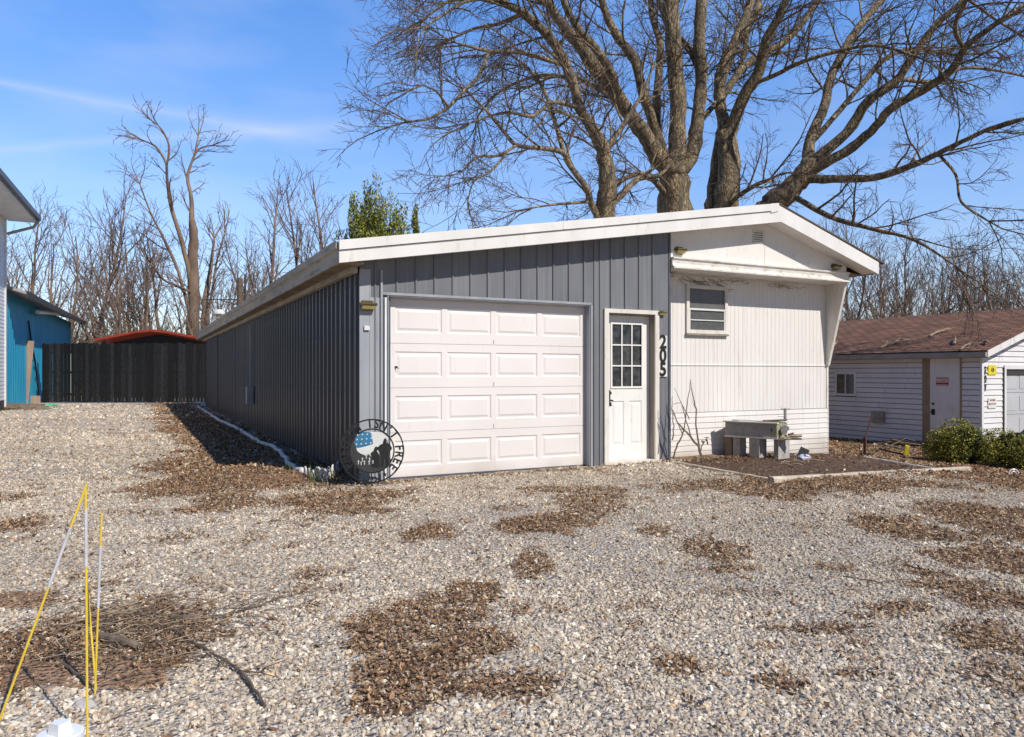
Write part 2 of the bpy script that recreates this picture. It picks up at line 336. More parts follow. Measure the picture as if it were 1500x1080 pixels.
def ground_mat():
    m=bpy.data.materials.new('gravel_ground'); m.use_nodes=True; nt=m.node_tree; N=nt.nodes; L=nt.links
    b=N['Principled BSDF']; b.inputs['Roughness'].default_value=.95; b.inputs['Specular IOR Level'].default_value=.2
    tc=N.new('ShaderNodeTexCoord'); at=N.new('ShaderNodeAttribute'); at.attribute_name='masks'
    sp=N.new('ShaderNodeSeparateColor'); L.new(at.outputs['Color'],sp.inputs[0])
    def vor(s):
        v=N.new('ShaderNodeTexVoronoi'); v.inputs['Scale'].default_value=s; L.new(tc.outputs['Object'],v.inputs['Vector']); return v
    def noi(s,d=5,st=None):
        n=N.new('ShaderNodeTexNoise'); n.inputs['Scale'].default_value=s; n.inputs['Detail'].default_value=d
        if st:
            mp=N.new('ShaderNodeMapping'); mp.inputs['Scale'].default_value=st; L.new(tc.outputs['Object'],mp.inputs['Vector']); L.new(mp.outputs[0],n.inputs['Vector'])
        else: L.new(tc.outputs['Object'],n.inputs['Vector'])
        return n
    def rng(src,a,b_,c=0,d=1):
        r=N.new('ShaderNodeMapRange'); r.inputs[1].default_value=a; r.inputs[2].default_value=b_; r.inputs[3].default_value=c; r.inputs[4].default_value=d; L.new(src,r.inputs[0]); return r.outputs[0]
    def mix(fac,A,B,bt='MIX'):
        x=N.new('ShaderNodeMix'); x.data_type='RGBA'; x.blend_type=bt
        if isinstance(fac,float): x.inputs[0].default_value=fac
        else: L.new(fac,x.inputs[0])
        for s_,i in ((A,6),(B,7)):
            if isinstance(s_,tuple): x.inputs[i].default_value=(*s_,1)
            else: L.new(s_,x.inputs[i])
        return x.outputs[2]
    v1=vor(42); cr=N.new('ShaderNodeValToRGB'); cr.color_ramp.interpolation='CONSTANT'
    els=[(0,(.42,.37,.31)),(.18,(.56,.51,.44)),(.38,(.66,.61,.54)),(.55,(.48,.44,.38)),(.7,(.62,.53,.42)),(.82,(.34,.30,.26)),(.9,(.78,.74,.67))]
    cr.color_ramp.elements[0].position=0; cr.color_ramp.elements[0].color=(*els[0][1],1)
    cr.color_ramp.elements[1].position=els[1][0]; cr.color_ramp.elements[1].color=(*els[1][1],1)
    for p_,c in els[2:]:
        e=cr.color_ramp.elements.new(p_); e.color=(*c,1)
    s1=N.new('ShaderNodeSeparateColor'); L.new(v1.outputs['Color'],s1.inputs[0]); L.new(s1.outputs[0],cr.inputs[0])
    gap=rng(v1.outputs['Distance'],.006/.024,.014/.024*1.1,0,.75)
    gravel=mix(gap,cr.outputs[0],(.30,.235,.175))
    big=noi(.5,4); gravel=mix(rng(big.outputs[0],.35,.7,0,.45),gravel,(.52,.44,.34),'MIX')
    # litter
    v2=N.new('ShaderNodeTexVoronoi'); v2.inputs['Scale'].default_value=55
    nw=noi(14,3); vm=N.new('ShaderNodeVectorMath'); vm.operation='MULTIPLY_ADD'; vm.inputs[1].default_value=(.12,.12,.12)
    L.new(nw.outputs['Color'],vm.inputs[0]); L.new(tc.outputs['Object'],vm.inputs[2])
    mp=N.new('ShaderNodeMapping'); mp.inputs['Scale'].default_value=(1,.45,1); mp.inputs['Rotation'].default_value=(0,0,.5); L.new(vm.outputs[0],mp.inputs['Vector']); L.new(mp.outputs[0],v2.inputs['Vector'])
    s2=N.new('ShaderNodeSeparateColor'); L.new(v2.outputs['Color'],s2.inputs[0])
    cr2=N.new('ShaderNodeValToRGB'); cr2.color_ramp.interpolation='CONSTANT'
    cr2.color_ramp.elements[0].color=(.12,.075,.045,1); cr2.color_ramp.elements[1].position=.3; cr2.color_ramp.elements[1].color=(.23,.15,.09,1)
    for p_,c in ((.55,(.34,.23,.14)),(.75,(.16,.10,.065)),(.9,(.48,.37,.25))):
        e=cr2.color_ramp.elements.new(p_); e.color=(*c,1)
    L.new(s2.outputs[1],cr2.inputs[0])
    nlit=noi(26,4); thr=N.new('ShaderNodeMath'); thr.operation='ADD'; L.new(sp.outputs[0],thr.inputs[0]); L.new(nlit.outputs[0],thr.inputs[1])
    f1=rng(thr.outputs[0],.85,1.15)
    c=mix(f1,gravel,cr2.outputs[0])
    nd=noi(9,6); dirtc=mix(rng(nd.outputs[0],.35,.65),(.40,.25,.15),(.30,.19,.12)); dirtc=mix(rng(noi(70,3).outputs[0],.52,.66),dirtc,(.2,.13,.09))
    th2=N.new('ShaderNodeMath'); th2.operation='ADD'; L.new(sp.outputs[1],th2.inputs[0]); L.new(nlit.outputs[0],th2.inputs[1])
    c=mix(rng(th2.outputs[0],.95,1.15),c,dirtc)
    soilc=mix(rng(noi(18,6).outputs[0],.4,.6),(.060,.034,.022),(.135,.08,.05)); soilc=mix(rng(noi(60,2).outputs[0],.64,.68),soilc,(.42,.36,.3))
    th3=N.new('ShaderNodeMath'); th3.operation='ADD'; L.new(sp.outputs[2],th3.inputs[0]); L.new(nlit.outputs[0],th3.inputs[1])
    c=mix(rng(th3.outputs[0],1.2,1.4),c,soilc)
    gr=mix(rng(noi(.8,6).outputs[0],.4,.6),(.12,.11,.05),(.2,.15,.09)); c=mix(at.outputs['Alpha'],c,gr)
    L.new(c,b.inputs['Base Color'])
    h=N.new('ShaderNodeMath'); h.operation='MULTIPLY'; h.inputs[1].default_value=-1; L.new(v1.outputs['Distance'],h.inputs[0])
    bp=N.new('ShaderNodeBump'); py_=N.new('ShaderNodeSeparateXYZ'); L.new(tc.outputs['Object'],py_.inputs[0]); L.new(rng(py_.outputs[1],9,17,1,.12),bp.inputs['Strength']); bp.inputs['Distance'].default_value=.022; L.new(h.outputs[0],bp.inputs['Height']); L.new(bp.outputs[0],b.inputs['Normal'])
    return m
gm=ground_mat()
go=npmesh('ground',Vv,Fc,gm,{'masks':colr},smooth=True); tag(go,kind='structure')

# ------------------------------------------------------------------ loose gravel stones and litter flakes
ico_v=[];t_=(1+5**.5)/2
for a,b in ((-1,t_),(1,t_),(-1,-t_),(1,-t_)): ico_v.append((a,b,0))
for a,b in ((-1,t_),(1,t_),(-1,-t_),(1,-t_)): ico_v.append((0,a,b))
for a,b in ((t_,-1),(t_,1),(-t_,-1),(-t_,1)): ico_v.append((a,0,b))
ico_v=np.array(ico_v)/math.hypot(1,t_)
ico_f=np.array([(0,11,5),(0,5,1),(0,1,7),(0,7,10),(0,10,11),(1,5,9),(5,11,4),(11,10,2),(10,7,6),(7,1,8),(3,9,4),(3,4,2),(3,2,6),(3,6,8),(3,8,9),(4,9,5),(2,4,11),(6,2,10),(8,6,7),(9,8,1)])
oct_v=np.array([(1,0,0),(-1,0,0),(0,1,0),(0,-1,0),(0,0,1),(0,0,-1)],float)
oct_f=np.array([(0,2,4),(2,1,4),(1,3,4),(3,0,4),(2,0,5),(1,2,5),(3,1,5),(0,3,5)])
def rotm(n,tilt=1.0):
    q=NR.normal(size=(n,4)); q[:,1:3]*=tilt; q/=np.linalg.norm(q,axis=1,keepdims=True)
    w,x,y,z=q.T
    return np.stack([np.stack([1-2*(y*y+z*z),2*(x*y-z*w),2*(x*z+y*w)],1),np.stack([2*(x*y+z*w),1-2*(x*x+z*z),2*(y*z-x*w)],1),np.stack([2*(x*z-y*w),2*(y*z+x*w),1-2*(x*x+y*y)],1)],1)
STC=np.array([(.44,.39,.33),(.55,.495,.42),(.36,.325,.285),(.64,.585,.51),(.48,.41,.32),(.27,.24,.21),(.50,.39,.27),(.41,.395,.38),(.72,.67,.60),(.31,.24,.18)])
STP=np.array([.2,.2,.14,.1,.1,.08,.04,.07,.03,.04])
def scatter(y0,y1,dens,wide=.86):
    # uniform density over the trapezium seen from the drive
    X=wide*y1+1.4; n=int(2*X*(y1-y0)*dens)
    y=NR.uniform(y0,y1,n); x=NR.uniform(-X,X,n); k=np.abs(x)<wide*y+1.4
    return x[k],y[k]
def house_clear(x,y,m=0.02):
    s,t=local(x,y); return ~((s>-m)&(s<8.3)&(t>-m))
def stones(base_v,base_f,x,y,size,name):
    lit,dirt,soil,_=masks(x,y)
    keep=(NR.random(len(x))>lit*.80+dirt*.75+soil)&house_clear(x,y)
    patch=fbm(x,y,1.0,21); tr_=np.minimum(np.abs(local(x,y)[0]-.75),np.abs(local(x,y)[0]-2.25)); trk=.35*sm((.35-tr_-(patch-.5)*.4)/.3)*(local(x,y)[1]<0)
    keep&=NR.random(len(x))<.5+.9*sm((patch-.25)/.4)-trk
    x,y=x[keep],y[keep]; n=len(x); k=len(base_v)
    sz=size*NR.lognormal(-.08,.42,n); sz=np.minimum(sz,size*2.5)
    sc3=np.stack([np.ones(n),NR.uniform(.6,1,n),NR.uniform(.45,.8,n)],1)*sz[:,None]
    v=base_v[None]*(1+NR.uniform(-.28,.28,(n,k,1)))*sc3[:,None,:]
    v=np.einsum('nij,nkj->nki',rotm(n,.35),v)
    z=groundz(x,y)+sz*NR.uniform(-.15,.30,n)
    v+=np.stack([x,y,z],1)[:,None,:]
    f=base_f[None]+(np.arange(n)*k)[:,None,None]
    c=np.minimum(STC[NR.choice(len(STC),n,p=STP)]*NR.uniform(.92,1.22,(n,1))*np.array([1.12,1.06,.965]),.86)
    c*= (1-.18*sm((fbm(x,y,.7,31)-.4)/.3))[:,None]
    cc=np.ones((n,k,4)); cc[:,:,:3]=c[:,None,:]
    return v.reshape(-1,3),f.reshape(-1,base_f.shape[1]),cc.reshape(-1,4)
x,y=scatter(1.9,4.2,4600); A_=stones(ico_v,ico_f,x,y,.0078,'a')
x,y=scatter(4.2,9.0,3000,.76); B_=stones(oct_v,oct_f,x,y,.0095,'b')
x,y=scatter(9.0,15,650,.75); C_=stones(oct_v,oct_f,x,y,.017,'c')
def cat(*ps):
    V=[];Fs=[];Cc=[];o=0
    for v,f,c in ps: V.append(v);Fs.append(f+o);Cc.append(c);o+=len(v)
    return np.concatenate(V),np.concatenate(Fs),np.concatenate(Cc)
x,y=scatter(15,29,70,.75); D_=stones(oct_v,oct_f,x,y,.028,'d')
v,f,c=cat(A_,B_,C_,D_)
o=npmesh('gravel',v,f,M['stone'],{'tint':c}); tag(o,'loose crushed grey and tan gravel covering the drive','gravel',kind='stuff')

LC=np.array([(.27,.155,.085),(.38,.235,.13),(.18,.10,.055),(.48,.33,.20),(.31,.19,.115),(.12,.07,.045),(.60,.46,.31),(.40,.24,.12)])
LP=np.array([.22,.2,.16,.1,.14,.08,.04,.06])
def flakes(x,y,size,pk):
    lit,dirt,soil,_=masks(x,y)
    keep=(NR.random(len(x))<np.clip(lit**1.25*pk+soil*.12+.045,0,1)*(1-.6*dirt)*(1-.75*soil))&house_clear(x,y)
    x,y=x[keep],y[keep]; n=len(x)
    ln=np.minimum(size*NR.lognormal(0,.5,n),size*2.3); wd=ln*NR.uniform(.16,.6,n)
    h=NR.uniform(.0,.35,n)*wd
    bv=np.zeros((n,6,3))
    for i,(a,b) in enumerate(((-1,-.5),(1,-.35),(1,.4),(-1,.5),(-.1,1),(.15,-1))):
        bv[:,i,0]=a*ln*.5; bv[:,i,1]=b*wd*.5; bv[:,i,2]=h*(1 if i in (0,1,2,3) else -.4)
    v=np.einsum('nij,nkj->nki',rotm(n,.28),bv)
    v+=np.stack([x,y,groundz(x,y)+.006+NR.random(n)*.014*(.4+lit[keep])],1)[:,None,:]
    f=np.array([(0,5,4),(0,4,3),(5,1,2),(5,2,4)])[None]+(np.arange(n)*6)[:,None,None]
    c=LC[NR.choice(len(LC),n,p=LP)]*NR.uniform(.7,1.25,(n,1))
    cc=np.ones((n,6,4)); cc[:,:,:3]=c[:,None,:]
    return v.reshape(-1,3),f.reshape(-1,3),cc.reshape(-1,4)
x,y=scatter(1.9,5,8500); a=flakes(x,y,.0150,.80)
x,y=scatter(5,9.5,4000,.78); b=flakes(x,y,.0195,.80)
x,y=scatter(9.5,20,1000,.75); d=flakes(x,y,.034,.80)
x,y=scatter(20,30,160,.75); d2=flakes(x,y,.05,.8)
v,f,c=cat(a,b,d,d2)
o=npmesh('leaf_litter',v,f,M['chip'],{'tint':c}); tag(o,'brown dead leaves and wood chips drifted over the gravel','leaf litter',kind='stuff')

# ------------------------------------------------------------------ the house (local x along the front, y into depth)
H=empty('house',C0,a27,'long low dark grey metal sided house with white gabled end and garage door, numbered 205','house')
def S(px,py,t=0.0):
    "front-plane coordinates (s,z) of a photo pixel on the plane y=t"
    dx=(px-750)/F; ox=C0.x+V.x*t; oy=C0.y+V.y*t
    s=(oy*dx-ox)/(U.x-U.y*dx); Y=oy+U.y*s
    return s, CH-(py-HZ)/F*Y
ztop=lambda s: 2.46+.1604*(s+.309)
S_SPLIT=4.495; W=8.176
gl=S(567,430)[0]; gr=S(864,443)[0]; gzt=2.165
dl=S(884,455)[0]; dr=S(964,455)[0]; dzt=S(884,452)[1]
print('garage',gl,gr,S(567,427)[1],S(864,443)[1],'door',dl,dr,dzt,S(964,455)[1])
def ribbed_front(mb,s0,s1,bot,top,period,rw,rh,phase=0):
    br=[s0]; s=s0+phase
    prof=[]
    pts=[(s0,0)]
    while s+rw<s1:
        if s>s0: pts+= [(s,0),(s+rw*.25,rh),(s+rw*.75,rh),(s+rw,0)]
        s+=period
    pts.append((s1,0))
    for (a,ha),(b,hb) in zip(pts[:-1],pts[1:]):
        m_=(a+b)/2
        mb.quad((a,-ha,bot(m_)),(b,-hb,bot(m_)),(b,-hb,top(b)),(a,-ha,top(a)))
mb=MB(); zb=lambda s:-.02
for (a,b,bf) in ((0,gl,zb),(gl,gr,lambda s:gzt),(gr,dl,zb),(dl,dr,lambda s:dzt),(dr,S_SPLIT,zb)):
    if b-a>.5 and a!=0: ribbed_front(mb,a,b,bf,lambda s:ztop(s)+.08,.236,.03,.02,.1)
    else: mb.quad((a,0,bf(a)),(b,0,bf(b)),(b,0,ztop(b)+.08),(a,0,ztop(a)+.08))
# narrow ribs on the posts beside the openings
for s in (.17,gr+.06,gr+.15): mb.box(s,s+.018,-.014,.0,-.02,(ztop(s)))
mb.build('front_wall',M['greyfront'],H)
mb=MB(); mb.box(-.006,.11,-.014,-.001,-.02,ztop(0)-.06); mb.box(.11,.122,-.019,-.001,-.02,ztop(0)-.06); mb.box(gl-.085,gl-.06,-.03,-.001,-.02,ztop(0)-.06)
mb.box(.125,gl-.088,-.007,-.001,-.02,2.13)
mb.build('corner_trim',M['corner'],H)
mb=MB(); mb.box(S_SPLIT-.035,S_SPLIT+.0,-.012,.375,-.02,ztop(S_SPLIT)+.05); mb.build('edge_trim',M['trimdark'],H)
# long side wall
mb=MB(); LEN=21.0
pts=[(0,0)]; t=.05
while t<LEN-.3:
    if t<11.8: pts+=[(t,0),(t+.03,.028),(t+.075,.028),(t+.105,0)]; t+=.229
    else: pts+=[(t,0),(t+.015,.014),(t+.035,.014),(t+.05,0)]; t+=.2
pts.append((LEN,0))
for (a,ha),(b,hb) in zip(pts[:-1],pts[1:]):
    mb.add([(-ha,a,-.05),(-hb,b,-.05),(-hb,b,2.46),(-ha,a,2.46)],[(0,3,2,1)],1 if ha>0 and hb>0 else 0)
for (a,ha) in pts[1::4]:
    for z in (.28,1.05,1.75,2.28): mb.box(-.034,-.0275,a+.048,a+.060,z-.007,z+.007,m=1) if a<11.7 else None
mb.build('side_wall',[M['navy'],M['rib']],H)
MB().box(-.04,-.001,11.62,11.72,-.05,2.45).build('joint_trim',M['trimdark'],H); MB().box(-.035,-.002,16.2,16.24,-.05,2.45).build('joint_trim',M['trimdark'],H)
MB().box(0,W,LEN-.05,LEN,-.3,2.4).build('back_wall',M['navy'],H)
MB().box(W-.04,W,.38,LEN-.051,-.5,2.8).build('far_side_wall',M['whitewall'],H)
# roof
FT=-.30
E=-.309; PK=6.297; RE=8.622
rt=lambda s: 2.705+(3.80-2.705)/(PK-E)*(s-E) if s<=PK else 3.80-(3.80-3.09)/(RE-PK)*(s-PK)
mb=MB()
mb.prism([(E+.01,rt(E)-.03),(E+.01,rt(E)-.07),(PK,rt(PK)-.07),(RE+.09,rt(RE+.09)-.05),(RE+.09,rt(RE+.09)-.01),(PK,rt(PK)-.005)],FT+.04,LEN+.3)
s=.0
mb.build('roof',M['roofmetal'],H)
mb=MB()
for k in range(88):
    t=.02+k*.245
    mb.prismx([(t-.03,2.69),(t+.03,2.69),(t+.022,2.722),(t-.022,2.722)],E-.012,E+.6)
# wavy edge ribs running up the low slope
ribm=MB()
for k in range(88):
    t=.0+k*.245
    a=(E-.01,t); 
    ribm.add([(E-.015,t-.03,rt(E)-.035),(E-.015,t+.03,rt(E)-.035),(E-.015,t,rt(E)+.004),(PK,t-.03,rt(PK)-.01),(PK,t+.03,rt(PK)-.01),(PK,t,rt(PK)+.025)],[(0,1,2),(3,5,4),(0,2,5,3),(1,4,5,2),(0,3,4,1)])
ribm.build('roof_rib',M['roofmetal'],H)
# front fascia : board and cap strip
fb=lambda s: rt(s)-(.245 if s<=PK else .245-.03*(s-PK)/2.3)
mb=MB(); mb.prism([(E,fb(E)),(6.36,3.53),(PK,rt(PK)-.11),(E,rt(E)-.11)],FT,FT+.03)
mb.prism([(6.36,3.53),(RE-.04,2.876),(RE-.04,rt(RE)-.02),(PK,rt(PK)-.015),(PK,rt(PK)-.11)],FT,FT+.03)
mb.build('fascia_board',M['white'],H)
mb=MB(); mb.prism([(E-.004,rt(E)-.105),(PK-.16,rt(PK-.16)-.105),(PK-.16,rt(PK-.16)),(E-.004,rt(E))],FT-.022,FT-.001)
mb.prism([(PK-.157,rt(PK-.157)-.135),(PK,rt(PK)-.115),(PK,rt(PK)+.004),(PK-.157,rt(PK-.157)+.004)],FT-.016,FT-.001)
mb.box(2.52,2.545,FT-.026,FT-.02,rt(2.53)-.10,rt(2.53)-.004)
mb.build('fascia_cap',M['white'],H)
MB().prism([(PK,rt(PK)-.012),(RE+.09,rt(RE+.09)-.014),(RE+.09,rt(RE+.09)+.012),(PK,rt(PK)+.012)],FT-.01,FT+.035).build('drip_edge',M['brownshade'],H)
# side fascia & soffits
mb=MB()
mb.box(E-.002,E+.028,FT+.032,LEN+.3,2.46,2.70)
mb.add([(E-.03,FT+.032,2.705),(E-.03,LEN+.3,2.705),(E-.002,LEN+.3,2.60),(E-.002,FT+.032,2.60),(E-.03,LEN+.3,2.62),(E-.03,FT+.032,2.62)],[(0,1,4,5),(4,2,3,5),(0,5,3)])
mb.build('side_fascia',M['tanfascia'],H)
MB().box(E+.03,-.03,FT+.034,LEN+.3,2.47,2.485).build('side_soffit',M['soffit'],H)
mb=MB(); mb.box(-.10,-.03,-.02,LEN,2.40,2.468); mb.build('wall_plate',M['tanfascia'],H)
mb=MB(); mb.prism([(E+.03,fb(E)+.03),(6.36,3.55),(RE-.06,2.90),(RE-.06,2.92),(6.36,3.57),(E+.03,fb(E)+.05)],FT+.031,-.001); mb.build('front_soffit',M['gable'],H)
mb=MB(); mb.add([(W,-.0,2.93),(RE-.05,-.0,2.89),(RE-.05,LEN,2.89),(W,LEN,2.93)],[(0,1,2,3)]); mb.box(RE-.05,RE-.03,FT+.031,LEN,2.885,3.06); mb.build('eave_soffit',M['soffit'],H)
# gable above the beam (plane y=0)
mb=MB(); mb.prism([(S_SPLIT+.001,2.89),(W,2.87),(W,rt(W)-.15),(PK,rt(PK)-.16),(S_SPLIT+.001,ztop(S_SPLIT)+.08)],0,.03)
mb.build('gable_wall',M['gable'],H)
sj=S(1120,370)[0]; MB().box(sj,sj+.012,-.004,-.0005,2.9,3.4).build('panel_joint',M['trimwhite'],H)
# beam: coved profile
prof=[(-.075,2.905),(-.075,2.885),(-.05,2.87),(-.045,2.82),(-.06,2.78),(-.085,2.765),(-.085,2.745),(0.0,2.735),(.374,2.735),(.374,2.76),(.0,2.905)]
n=len(prof); mb=MB(); mb.prismx(prof,S_SPLIT+.001,W+.0)
mb.build('gable_beam',M['dirtybeam'],H)
# recessed lower wall y=.375
TW=.375
mb=MB(); z1,z2=1.38,.66
s=S_SPLIT
k=0
def vgroove(mb,s0,s1,za,zb_,p,d=.006):
    s=s0
    while s<s1-1e-6:
        e=min(s+p,s1); g=min(.010,(e-s)/3)
        mb.quad((s,TW,za),(e-g,TW,za),(e-g,TW,zb_),(s,TW,zb_))
        mb.quad((e-g,TW,za),(e-g/2,TW+d,za),(e-g/2,TW+d,zb_),(e-g,TW,zb_)); mb.quad((e-g/2,TW+d,za),(e,TW,za),(e,TW,zb_),(e-g/2,TW+d,zb_)); s=e
vgroove(mb,S_SPLIT,W,z1,2.80,.088)
mb.build('upper_siding',M['whitewall'],H)
mb=MB(); vgroove(mb,S_SPLIT,W,z2,z1-.012,.088); mb.box(S_SPLIT,W,TW-.012,TW,z1-.012,z1); mb.build('lower_siding',M['whitewall'],H)
mb=MB(); z=-.35; 
while z<z2-.01:
    h=.085; z_=min(z+h,z2)
    mb.quad((S_SPLIT,TW-.018,z),(W+.01,TW-.018,z),(W+.01,TW-.010,z_-.012),(S_SPLIT,TW-.010,z_-.012)); mb.quad((S_SPLIT,TW-.010,z_-.012),(W+.01,TW-.010,z_-.012),(W+.01,TW-.018,z_),(S_SPLIT,TW-.018,z_)); z=z_
mb.box(W,W+.012,TW-.02,TW+.3,-.35,z2)
mb.build('skirting',M['whitewall'],H)
MB().box(W-.03,W+.012,TW-.014,TW+.03,z2,2.735).build('corner_post',M['trimwhite'],H)
# tapered wing
mb=MB(); mb.add([(W-.045,TW-.001,z1),(W-.045,-.02,2.735),(W-.045,TW-.001,2.735),(W+.005,TW-.001,z1),(W+.005,-.02,2.735),(W+.005,TW-.001,2.735),(W-.045,TW-.05,z1),(W+.005,TW-.05,z1)],
 [(0,6,1,2),(3,5,4,7),(6,7,4,1),(0,3,7,6),(2,1,4,5)])
mb.build('wing_panel',M['trimwhite'],H)
# window
wa,wz1=S(1004,417,TW); wb,_=S(1064,417,TW); _,wz0=S(1030,489,TW)
print('win',wa,wb,wz0,wz1)
wn=MB(); fw=.055
wn.box(wa,wb,TW-.035,TW-.002,wz1-fw,wz1).box(wa,wb,TW-.035,TW-.002,wz0,wz0+fw).box(wa,wa+fw,TW-.035,TW-.002,wz0+fw,wz1-fw).box(wb-fw,wb,TW-.035,TW-.002,wz0+fw,wz1-fw)
wo=wn.build('window',M['trimwhite'],H)
MB().box(wa-.01,wb+.01,TW-.05,TW-.0,wz0-.03,wz0-.002).build('sill',M['woodjamb'],wo)
zm=(wz0+wz1)/2
MB().box(wa+fw,wb-fw,TW-.032,TW-.012,zm-.014,zm+.014).box(wa+fw,wa+fw+.018,TW-.028,TW-.012,wz0+fw,zm-.014).box(wb-fw-.018,wb-fw,TW-.028,TW-.012,wz0+fw,zm-.014).box(wa+fw,wb-fw,TW-.028,TW-.012,zm-.17,zm-.155).build('sash',M['signwhite'],wo)
MB().box(wa+fw,wb-fw,TW-.012,TW-.006,zm,wz1-fw).build('pane',M['glass2'],wo)
MB().box(wa+fw,wb-fw,TW-.012,TW-.006,wz0+fw,zm).build('pane',M['screen'],wo)
# gable vent
va,vz1=S(1102,336); vb,vz0=S(1118,357)
g=MB().box(va,vb,-.012,-.001,vz0,vz0+.015).box(va,vb,-.012,-.001,vz1-.015,vz1).box(va,va+.015,-.012,-.001,vz0,vz1).box(vb-.015,vb,-.012,-.001,vz0,vz1).build('gable_vent',M['trimwhite'],H)
mb=MB()
for k in range(5):
    z=vz0+.02+k*(vz1-vz0-.03)/5; mb.add([(va+.015,-.004,z+.028),(vb-.015,-.004,z+.028),(vb-.015,-.016,z),(va+.015,-.016,z)],[(0,1,2,3)])
mb.build('louvre',M['trimwhite'],g); MB().box(va+.015,vb-.015,-.003,-.0015,vz0+.015,vz1-.015).build('opening',M['black'],g)
# soffit lamps (five small bronze lamps)
def wall_lamp(s,z,y,par=H,sc_=1.0,lens=True):
    mb=MB(); w=.085*sc_; 
    pr=[(0,.035),(-.07,.03),(-.085,.012),(-.08,0),(0,-.005)]
    mb.prismx([(y+a*sc_,z+b*sc_) for a,b in pr],s-w,s+w); mb.box(s-w*.7,s+w*.7,y-.012,y-.001,z-.05*sc_,z+.055*sc_)
    o=mb.build('wall_lamp',M['lamp'],par)
    pr=[(-.004,-.007),(-.076,-.002),(-.06,-.035),(-.004,-.045)]
    MB().prismx([(y+a*sc_,z+b*sc_) for a,b in pr],s-w*.8,s+w*.8).build('lens',M['lens'],o)
for px,py in ((998,367),(1226,391)):
    s,z=S(px,py,-.05); wall_lamp(s,z,-.0)
s,z=S(539,448,-.05); wall_lamp(s,z,-.022,sc_=1.1)
s,z=S(971,459,-.05); wall_lamp(s,z,-.0,sc_=.75)
s,z=S(537,480,-.02); MB().box(s-.03,s+.03,-.04,-.015,z-.03,z+.02).build('bracket',M['signwhite'],H)
s,z=S(988,410,.2); MB().add([(s-.06,.36,z+.04),(s+.1,.36,z+.04),(s+.02,.36,z-.12),(s-.06,.2,z+.04),(s+.1,.2,z+.04),(s+.0,.3,z-.12)],[(0,1,2),(3,5,4),(0,3,4,1),(1,4,5,2),(0,2,5,3)]).build('shelf_bracket',M['trimwhite'],H)
# meter box on the side
MB().box(-.17,-.035,8.3,8.5,.58,.95).box(-.11,-.05,8.38,8.42,.95,2.3).build('meter_box',M['grey'],H)
# ---- garage door
GD=.10
dg0,dg1=gl+.05,gr-.0
mb=MB(); zt=gzt; 
def emboss(mb,x0,x1,z0,z1,y):
    r=[(0,0),(.012,.011),(.03,.011),(.055,.002)]
    rings=[[(x0+d,y+h,z0+d),(x1-d,y+h,z0+d),(x1-d,y+h,z1-d),(x0+d,y+h,z1-d)] for d,h in r]
    for a,b in zip(rings[:-1],rings[1:]):
        for i in range(4): mb.quad(a[i],a[(i+1)%4],b[(i+1)%4],b[i])
    mb.add(rings[-1],[(0,1,2,3)])
gx0,gx1=dg0+.01,dg1-.015; hs=(2.115+.01)/4; pw=(gx1-gx0)
cols=[]
for k in range(4):
    c0=gx0+.07+k*(pw-.07)/4.0; cols.append((c0+.0,c0+(pw-.07)/4-.105+.035))
for r in range(4):
    z0=.02+r*hs; z1=z0+hs-.006
    rows=(z0+.125,z1-.095)
    xs=[gx0]+[v for c in cols for v in c]+[gx1]; zs=[z0,rows[0],rows[1],z1]
    for i in range(len(xs)-1):
        for j in range(3):
            if j==1 and i%2==1: emboss(mb,xs[i],xs[i+1],zs[1],zs[2],GD)
            else: mb.quad((xs[i],GD,zs[j]),(xs[i+1],GD,zs[j]),(xs[i+1],GD,zs[j+1]),(xs[i],GD,zs[j+1]))
    mb.add([(gx0,GD,z1),(gx1,GD,z1),(gx1,GD+.012,z1+.003),(gx0,GD+.012,z1+.003),(gx1,GD,z1+.006),(gx0,GD,z1+.006)],[(0,1,2,3),(3,2,4,5)])
mb.quad((gx0,GD,.02+4*hs),(gx1,GD,.02+4*hs),(gx1,GD,zt+.02),(gx0,GD,zt+.02))
gd=mb.build('garage_door',M['door'],H)
MB().box(gx0,gx1,GD-.006,GD+.04,-.015,.021).build('weather_seal',M['trimdark'],gd)
s=cols[0][0]+.01; MB().box(s-.012,s+.012,GD-.016,GD-.001,1.315,1.34).tube([(s,GD-.02,1.33),(s+.02,GD-.035,1.31)],.006).build('lock_handle',M['black'],gd)
s=(cols[1][1]+cols[2][0])/2
for r in range(1,4): MB().box(s-.006,s+.006,GD-.004,GD-.0005,.02+r*hs+.01,.02+r*hs+.06).build('centre_bracket',M['grey'],gd)
# jambs
mb=MB(); mb.box(gl-.0,gl+.012,-.02,GD+.1,-.02,gzt); mb.box(gr-.012,gr+.0,-.01,GD+.1,-.02,gzt); mb.box(gl+.012,gr-.012,-.02,GD+.1,gzt-.012,gzt+.0)
mb.build('door_jamb',M['corner'],H)
mb=MB(); mb.box(gl-.035,gl-.012,-.028,-.001,-.02,gzt-.03); mb.build('jamb_seal',M['pvc'],H)
mb=MB(); mb.box(gl-.012,gl-.0005,-.03,-.001,-.02,gzt); mb.box(gl+.0125,gl+.05,.03,.05,-.02,gzt-.02); mb.build('jamb_strip',M['trimdark'],H)
mb=MB(); mb.box(gl-.055,gr+.01,-.03,-.0205,gzt,gzt+.03); mb.box(gr+.0,gr+.03,-.025,-.001,-.02,gzt); mb.build('head_trim',M['corner'],H)
